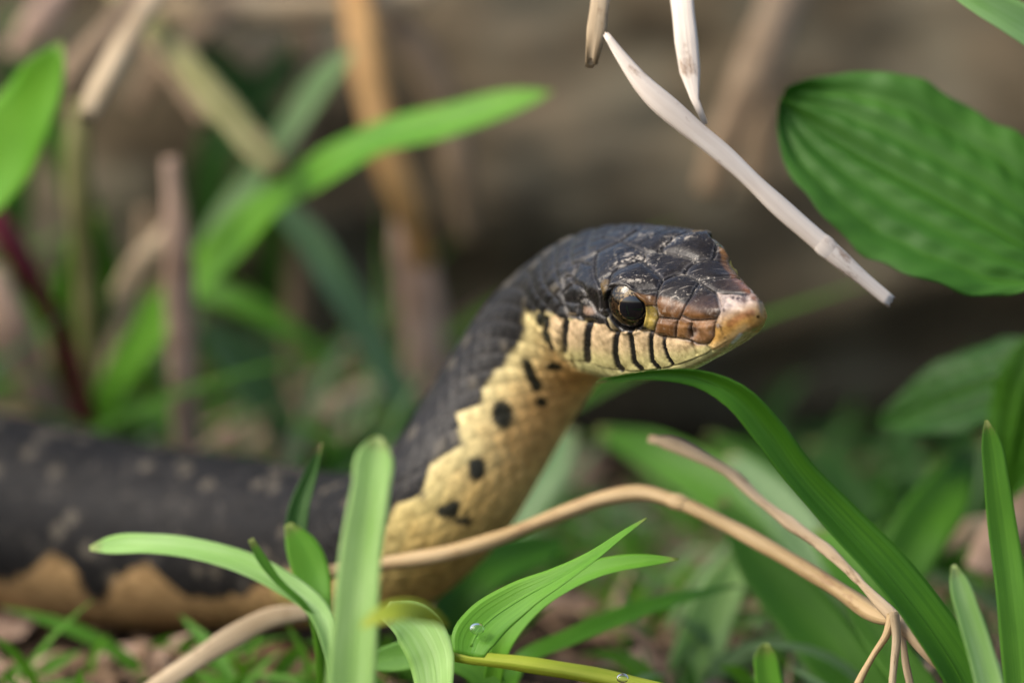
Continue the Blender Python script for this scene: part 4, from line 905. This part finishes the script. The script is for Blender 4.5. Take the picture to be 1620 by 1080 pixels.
# --- broad leaves
def broad_leaf(label, base, tip, widpx, mat, vmat, ref, up=0., bend=0., veins=5, name='broad_leaf', asym=0., petiole=None, pw=None):
    """ribbed leaf: lamina, midrib and curved parallel veins, from base to tip (photo pixels + depth)"""
    SEED[0] += 1
    A, Bp = at(*base), at(*tip); ax = Bp - A; Ln = np.linalg.norm(ax); ax /= Ln
    nrm = ref - ax * ref.dot(ax); nrm /= np.linalg.norm(nrm); sd_ = np.cross(nrm, ax)
    W = widpx * pxcm(base[2]) * .5
    n, nc = 60, 61
    t = np.linspace(0, 1, n); s = np.linspace(-1, 1, nc)
    prof = np.interp(t, [0, .05, .15, .3, .45, .6, .75, .88, .96, 1], pw or [.12, .45, .78, .97, 1, .92, .70, .38, .14, .0])
    for _ in range(3): prof[1:-1] = (prof[:-2] + 2 * prof[1:-1] + prof[2:]) / 4
    Tm, Sm = np.meshgrid(t, s, indexing='ij')
    ridge = np.zeros_like(Sm)
    lines = [0.0] + [q for k in range(1, veins // 2 + 1) for q in (k / (veins / 2 + .55), -k / (veins / 2 + .55))]
    for q in lines: ridge -= np.exp(-((Sm - q) / .12) ** 2) * (.07 if q else .13)
    rs = np.random.default_rng(SEED[0])
    cross = .010 * np.sin(Tm * 62 - 14 * np.abs(Sm) + 1.5 * np.sin(Sm * 9)) * np.sin(np.abs(Sm) * 8.5) ** 2
    Z = (ridge + cross + .05 * np.sin(Tm * 5 + Sm * 2) + .18 * np.abs(Sm) ** 1.5 * up) * W - bend * Ln * (Tm - .35) ** 2 + .05 * W * np.sin(Tm * 16 + 3) * Sm ** 2
    Wd = prof[:, None] * W * (1 + .02 * np.sin(Tm * 40))
    Pt = A + (Tm * Ln)[..., None] * ax + (Sm * Wd + asym * Ln * np.sin(np.pi * Tm))[..., None] * sd_ + Z[..., None] * nrm
    top = Pt.reshape(-1, 3); bot = top - nrm * .02
    f = grid_faces(n, nc); off = n * nc; F = [f[:, ::-1], f + off]
    i = np.arange(n - 1)
    F.append(np.stack([i * nc, (i + 1) * nc, (i + 1) * nc + off, i * nc + off], 1)[:, ::-1])
    F.append(np.stack([i * nc + nc - 1, i * nc + nc - 1 + off, (i + 1) * nc + nc - 1 + off, (i + 1) * nc + nc - 1], 1)[:, ::-1])
    uv = np.stack([(Sm + 1) / 2 * 1.0, Tm * Ln], -1).reshape(-1, 2)
    root = empty(name, A)
    mesh_obj('lamina', np.concatenate([top, bot]), np.concatenate(F), M[mat], root, origin=A, uv=np.concatenate([uv, uv]))
    for q in lines:
        c = np.argmin(np.abs(s - q)); ln = Pt[2:-4, c] - nrm * .004
        r = np.linspace(.045 if q == 0 else .026, .008, len(ln))
        tube('midrib' if q == 0 else 'vein', ln[::4], r[::4], M[vmat], flat=.6, n=40, nc=8, lump=0, parent=root)
    pet = petiole or []
    Pp = np.array([A + ax * .3] + [at(*p) for p in pet]) if pet else np.array([A + ax * .3, A - ax * .8, A - ax * 1.6 + np.array([0, .6, -A[2] * .5]), np.array([A[0] - ax[0] * 1.8, A[1] + 1.2, -.3])])
    tube('petiole', Pp, [.07, .08, .085, .09][:len(Pp)], M[vmat], flat=1, n=30, nc=10, lump=.03, parent=root)
    tag(root, label, 'leaf')
    return root
lref = TOCAM * .75 + np.array([-.1, 0, .66])
broad_leaf('large green oval leaf with sunken ribs beside the diagonal pale straw', (1690, 415, 4.2), (1240, 138, 5.4), 335, 'leaf', 'deep', lref, up=.3, bend=.10, veins=5, asym=.03,
           pw=[.2, .55, .82, .97, 1, .96, .84, .60, .32, .05], petiole=[(1720, 430, 4.2), (1760, 560, 5), (1780, 900, 6), (1780, 1150, 6)])
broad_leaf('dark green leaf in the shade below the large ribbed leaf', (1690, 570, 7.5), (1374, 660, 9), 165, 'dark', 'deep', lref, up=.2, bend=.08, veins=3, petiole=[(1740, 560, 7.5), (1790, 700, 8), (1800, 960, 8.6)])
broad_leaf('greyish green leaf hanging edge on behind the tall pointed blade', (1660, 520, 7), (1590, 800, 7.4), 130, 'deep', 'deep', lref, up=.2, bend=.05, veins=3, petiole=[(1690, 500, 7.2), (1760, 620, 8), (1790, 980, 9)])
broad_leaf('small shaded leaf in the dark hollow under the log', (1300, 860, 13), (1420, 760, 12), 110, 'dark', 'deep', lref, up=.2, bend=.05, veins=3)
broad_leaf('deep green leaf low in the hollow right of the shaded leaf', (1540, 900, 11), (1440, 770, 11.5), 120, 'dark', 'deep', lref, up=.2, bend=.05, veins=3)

# --- dead leaves on the soil
def dead_leaf(label, px, py, size, rot, mat, tilt=(0, 0), lift=.15, group=None):
    """lies where the pixel's ray meets the soil"""
    SEED[0] += 1
    d = Fv + Rv * ((px - 810) / FPX) - Uv * ((py - 540) / FPX)
    k = (CAMH - lift) / -d[2]; c = CP + d * k
    n, nc = 22, 13
    t = np.linspace(-1, 1, n); s = np.linspace(-1, 1, nc); T_, S_ = np.meshgrid(t, s, indexing='ij')
    rs = np.random.default_rng(SEED[0] * 7)
    w_ = (1 - np.abs(t) ** 2.2) ** .7 * (.34 + .16 * rs.random())
    a, b = rs.random(2) * 6.28
    X_ = T_ * size; Y_ = S_ * w_[:, None] * size * (1 + .06 * np.sin(T_ * 13 + a))
    Z_ = size * (.10 * np.sin(T_ * 2.2 + a) + .22 * (rs.random() - .2) * S_ ** 2 + .05 * np.sin(T_ * 6 + S_ * 3 + b)) + T_ * tilt[0] * size + S_ * w_[:, None] * tilt[1] * size
    cr_, sr_ = math.cos(rot), math.sin(rot)
    V = np.stack([c[0] + X_ * cr_ - Y_ * sr_, c[1] + X_ * sr_ + Y_ * cr_, Z_ - Z_.min() * .5 + .02], -1).reshape(-1, 3)
    V2 = V - [0, 0, .02]; off = n * nc
    f = grid_faces(n, nc)
    uv = np.stack([(S_ + 1) / 2 + SEED[0], T_ * size], -1).reshape(-1, 2)
    o = empty('dead_leaf', (c[0], c[1], 0))
    mesh_obj('lamina', np.concatenate([V, V2]), np.concatenate([f, f[:, ::-1] + off]), M[mat], o, origin=np.array([c[0], c[1], 0]), uv=np.concatenate([uv, uv]))
    mid = V.reshape(n, nc, 3)[:, nc // 2] + [0, 0, .004]
    tube('midrib', mid[::3], np.full(len(mid[::3]), .03), M[mat], n=24, nc=6, lump=0, parent=o)
    tag(o, label, 'dead leaf', group)
dead_leaf('large dark maroon dead leaf under the tan straw before the snake body', 420, 1062, 1.35, .15, 'maroon', tilt=(0, .3))
dead_leaf('maroon dead leaf fragment beside the tall pale blade on the soil', 500, 1110, .9, 2.4, 'maroon')
dead_leaf('orange brown dead leaf in the dark hollow under the log', 1395, 752, 1.3, .6, 'dead')
for (x, y, sz, ro, mt, tl, lb) in [
        (25, 985, .8, 1.1, 'pink', (.1, .2), 'pinkish dead leaf tucked against the cream belly of the thick snake body'),
        (70, 1050, .9, .4, 'dead', (0, .3), 'brown dead leaf lying below the first cream scallop of the snake body'),
        (10, 1075, .8, 2.2, 'pink', (.2, 0), 'pinkish tan dead leaf beside the brown one below the cream scallop'),
        (150, 1075, .8, 1.7, 'dead', (0, .2), 'brown dead leaf near the lower end of the tan straw lying in front'),
        (190, 1030, .6, .3, 'pink', (.2, .2), 'small pinkish leaf fragment below the second cream scallop of the snake'),
        (260, 1012, .6, 2.7, 'dead', (0, .2), 'small brown leaf fragment in the shadow under the snake body'),
        (640, 930, .8, .5, 'dead', (0, .3), 'brown dead leaf under the golden straw beside the tall pale blade'),
        (680, 1000, .7, 2.2, 'pink', (.1, .1), 'pinkish dead leaf behind the small yellow green leaf tip'),
        (860, 950, 1.0, .3, 'pink', (0, .35), 'pinkish dead leaf under the bend of the golden straw'),
        (960, 985, .9, 1.4, 'pink', (.1, .2), 'pinkish dead leaf below the slender green blade'),
        (1040, 930, .8, 2.5, 'dead', (0, .2), 'brown dead leaf behind the tip of the slender green blade'),
        (900, 1050, .9, .8, 'dead', (.1, .2), 'brown dead leaf beside the olive yellow stem'),
        (1010, 1050, .8, .2, 'pink', (0, .2), 'pinkish dead leaf between the olive stem and the upright pale blade'),
        (1260, 900, 1.0, 1.2, 'dead', (0, .3), 'brown dead leaf under the straight part of the golden straw'),
        (1350, 970, .8, .4, 'dead', (.1, .3), 'brown dead leaf behind the foot of the golden straw'),
        (1560, 930, 1.0, .5, 'pink', (.1, .2), 'pinkish dead leaf behind the short blunt light green blade'),
        (960, 830, 1.0, .2, 'dead', (0, .3), 'brown dead leaf in the shade right of the yellow throat'),
        (880, 745, 1.1, .4, 'pink', (0, .3), 'pinkish dead leaf at the foot of the log behind the yellow throat'),
        (560, 690, 1.2, 2.8, 'dead', (0, .3), 'brown dead leaf behind the bend where the neck rises'),
        (420, 690, .9, .1, 'dead', (0, .2), 'curled dead leaf in the litter behind the middle of the snake body'),
        (170, 690, 1.2, 2.3, 'dead', (0, .3), 'brown dead leaf behind the snake body at the foot of the tan leaning straw')]:
    dead_leaf(lb, x, y, sz, ro, mt, tl)

# --- fine litter: crumbs and straw bits nobody could count
def litter():
    Vs, Fs, UVs = [], [], []; off = 0
    y0, y1 = at(810, 1080, 5)[1] - 14, LOGC[1] - 4
    for i in range(5200):
        x = rng.uniform(-34, 34); y = rng.uniform(y0, y1)
        if x > 1.5 and y > y1 - 9 and rng.random() < .8: continue
        ln = rng.uniform(.25, 1.5) * (1 if rng.random() < .8 else 1.7); wd = rng.uniform(.04, .16)
        a = rng.uniform(0, math.pi); dip = rng.uniform(-.25, .25)
        dx, dy = math.cos(a) * ln / 2, math.sin(a) * ln / 2; nx, ny = -math.sin(a) * wd / 2, math.cos(a) * wd / 2
        z = rng.uniform(.0, .35); bend = rng.uniform(-.1, .2) * ln
        for k in (-1, 0, 1):
            zz = z + dip * ln * k * .5 + (bend if k == 0 else 0)
            for sgn, h in ((-1, 0), (0, wd * .35), (1, 0)):
                Vs.append((x + dx * k + nx * sgn, y + dy * k + ny * sgn, zz + h)); UVs.append((rng.random() * .1 + i * .37, k * ln))
        for k in (0, 1):
            for c in (0, 1):
                b_ = off + k * 3 + c; Fs.append((b_, b_ + 1, b_ + 4, b_ + 3))
        off += 9
    o = mesh_obj('leaf_litter', np.array(Vs), np.array(Fs), M['dead'], uv=np.array(UVs))
    tag(o, 'fine brown crumbs of dry grass and leaf covering the soil', 'litter', kind='stuff')
litter()

# --- undergrowth behind and beneath the snake: thin blades and dry stems nobody could count
def tangle(name, label, cat, mat, n, areas, wid, seed):
    rs = np.random.default_rng(seed); Vs, Fs, UVs = [], [], []; off = 0; K = 9
    for (x0, x1, y0, y1, h0, h1, share) in areas:
        for _ in range(int(n * share)):
            x, y = rs.uniform(x0, x1), rs.uniform(y0, y1); h = rs.uniform(h0, h1) * rs.uniform(.6, 1)
            a = rs.uniform(0, 2 * math.pi); lean = rs.uniform(.15, 1.5); w_ = rs.uniform(*wid)
            d = np.array([math.cos(a), math.sin(a) * .6, 0]); dr = rs.uniform(.0, .9)
            t = np.linspace(0, 1, K)
            C_ = np.array([x, y, -.15]) + (d[None] * (lean * h * t ** 1.6)[:, None]) + np.array([0, 0, 1.0])[None] * (h * (t - dr * .75 * t ** 2.4))[:, None]
            T = np.gradient(C_, axis=0); T /= np.linalg.norm(T, axis=1)[:, None]
            q = rs.uniform(-1, 1); up = np.array([math.sin(q), -math.cos(q), .4])
            b = np.cross(T, up); b /= np.maximum(np.linalg.norm(b, axis=1)[:, None], 1e-6); nn = np.cross(b, T)
            ww = w_ * np.minimum(1, (1 - t) * 3.2 + .06) * np.minimum(1, .55 + t * 2)
            for s_, hh in ((-1, .22), (0, 0), (1, .22)):
                Vs.append(C_ + b * (s_ * ww * .5)[:, None] + nn * (hh * ww)[:, None])
                UVs.append(np.stack([np.full(K, (s_ + 1) / 2 + rs.random() * .01 + _ * .618), (1 - t) * h + .3], 1))
            for k in range(K - 1):
                for c in (0, 1): Fs.append((off + c * K + k, off + (c + 1) * K + k, off + (c + 1) * K + k + 1, off + c * K + k + 1))
            off += 3 * K
    o = mesh_obj(name, np.concatenate(Vs), np.array(Fs), M[mat], uv=np.concatenate(UVs))
    tag(o, label, cat, kind='stuff')
YB = at(200, 850, 9.5)[1]
BL = (-19, -2.0, YB + 3.6, YB + 15.5); BR = (-1.5, 4.2, YB + 2, YB + 8); FR = (1.5, 12, YB - 7, YB + 6); FL = (-12, 0, YB - 8.5, YB - 3.2); HO_ = (5, 16, YB + 4, YB + 14)
tangle('undergrowth_grass', 'tangle of thin green grass around and behind the snake', 'grass', 'green', 420, [(*BL, 2.5, 8, .40), (*BR, 1.2, 3.0, .12), (*FR, 1.0, 3.2, .30), (*FL, .8, 2.3, .22)], (.10, .30), 3)
tangle('undergrowth_pale_grass', 'tangle of thin pale grass among the green undergrowth', 'grass', 'blue', 260, [(*BL, 2.5, 8, .5), (*BR, 1.2, 3.0, .14), (*FR, .8, 3.0, .36)], (.10, .28), 4)
tangle('undergrowth_straw', 'tangle of thin dry grass stems behind and below the snake', 'dry grass', 'pink', 420, [(*BL, 2, 7.5, .45), (*BR, .8, 2.4, .12), (*FR, .6, 2.2, .26), (*FL, .4, 1.2, .17)], (.06, .22), 5)
tangle('undergrowth_shade_grass', 'dark green grass growing in the hollow under the log', 'grass', 'dark', 200, [(*HO_, 1.2, 4.2, .8), (*BL, 2, 7, .5)], (.2, .5), 6)
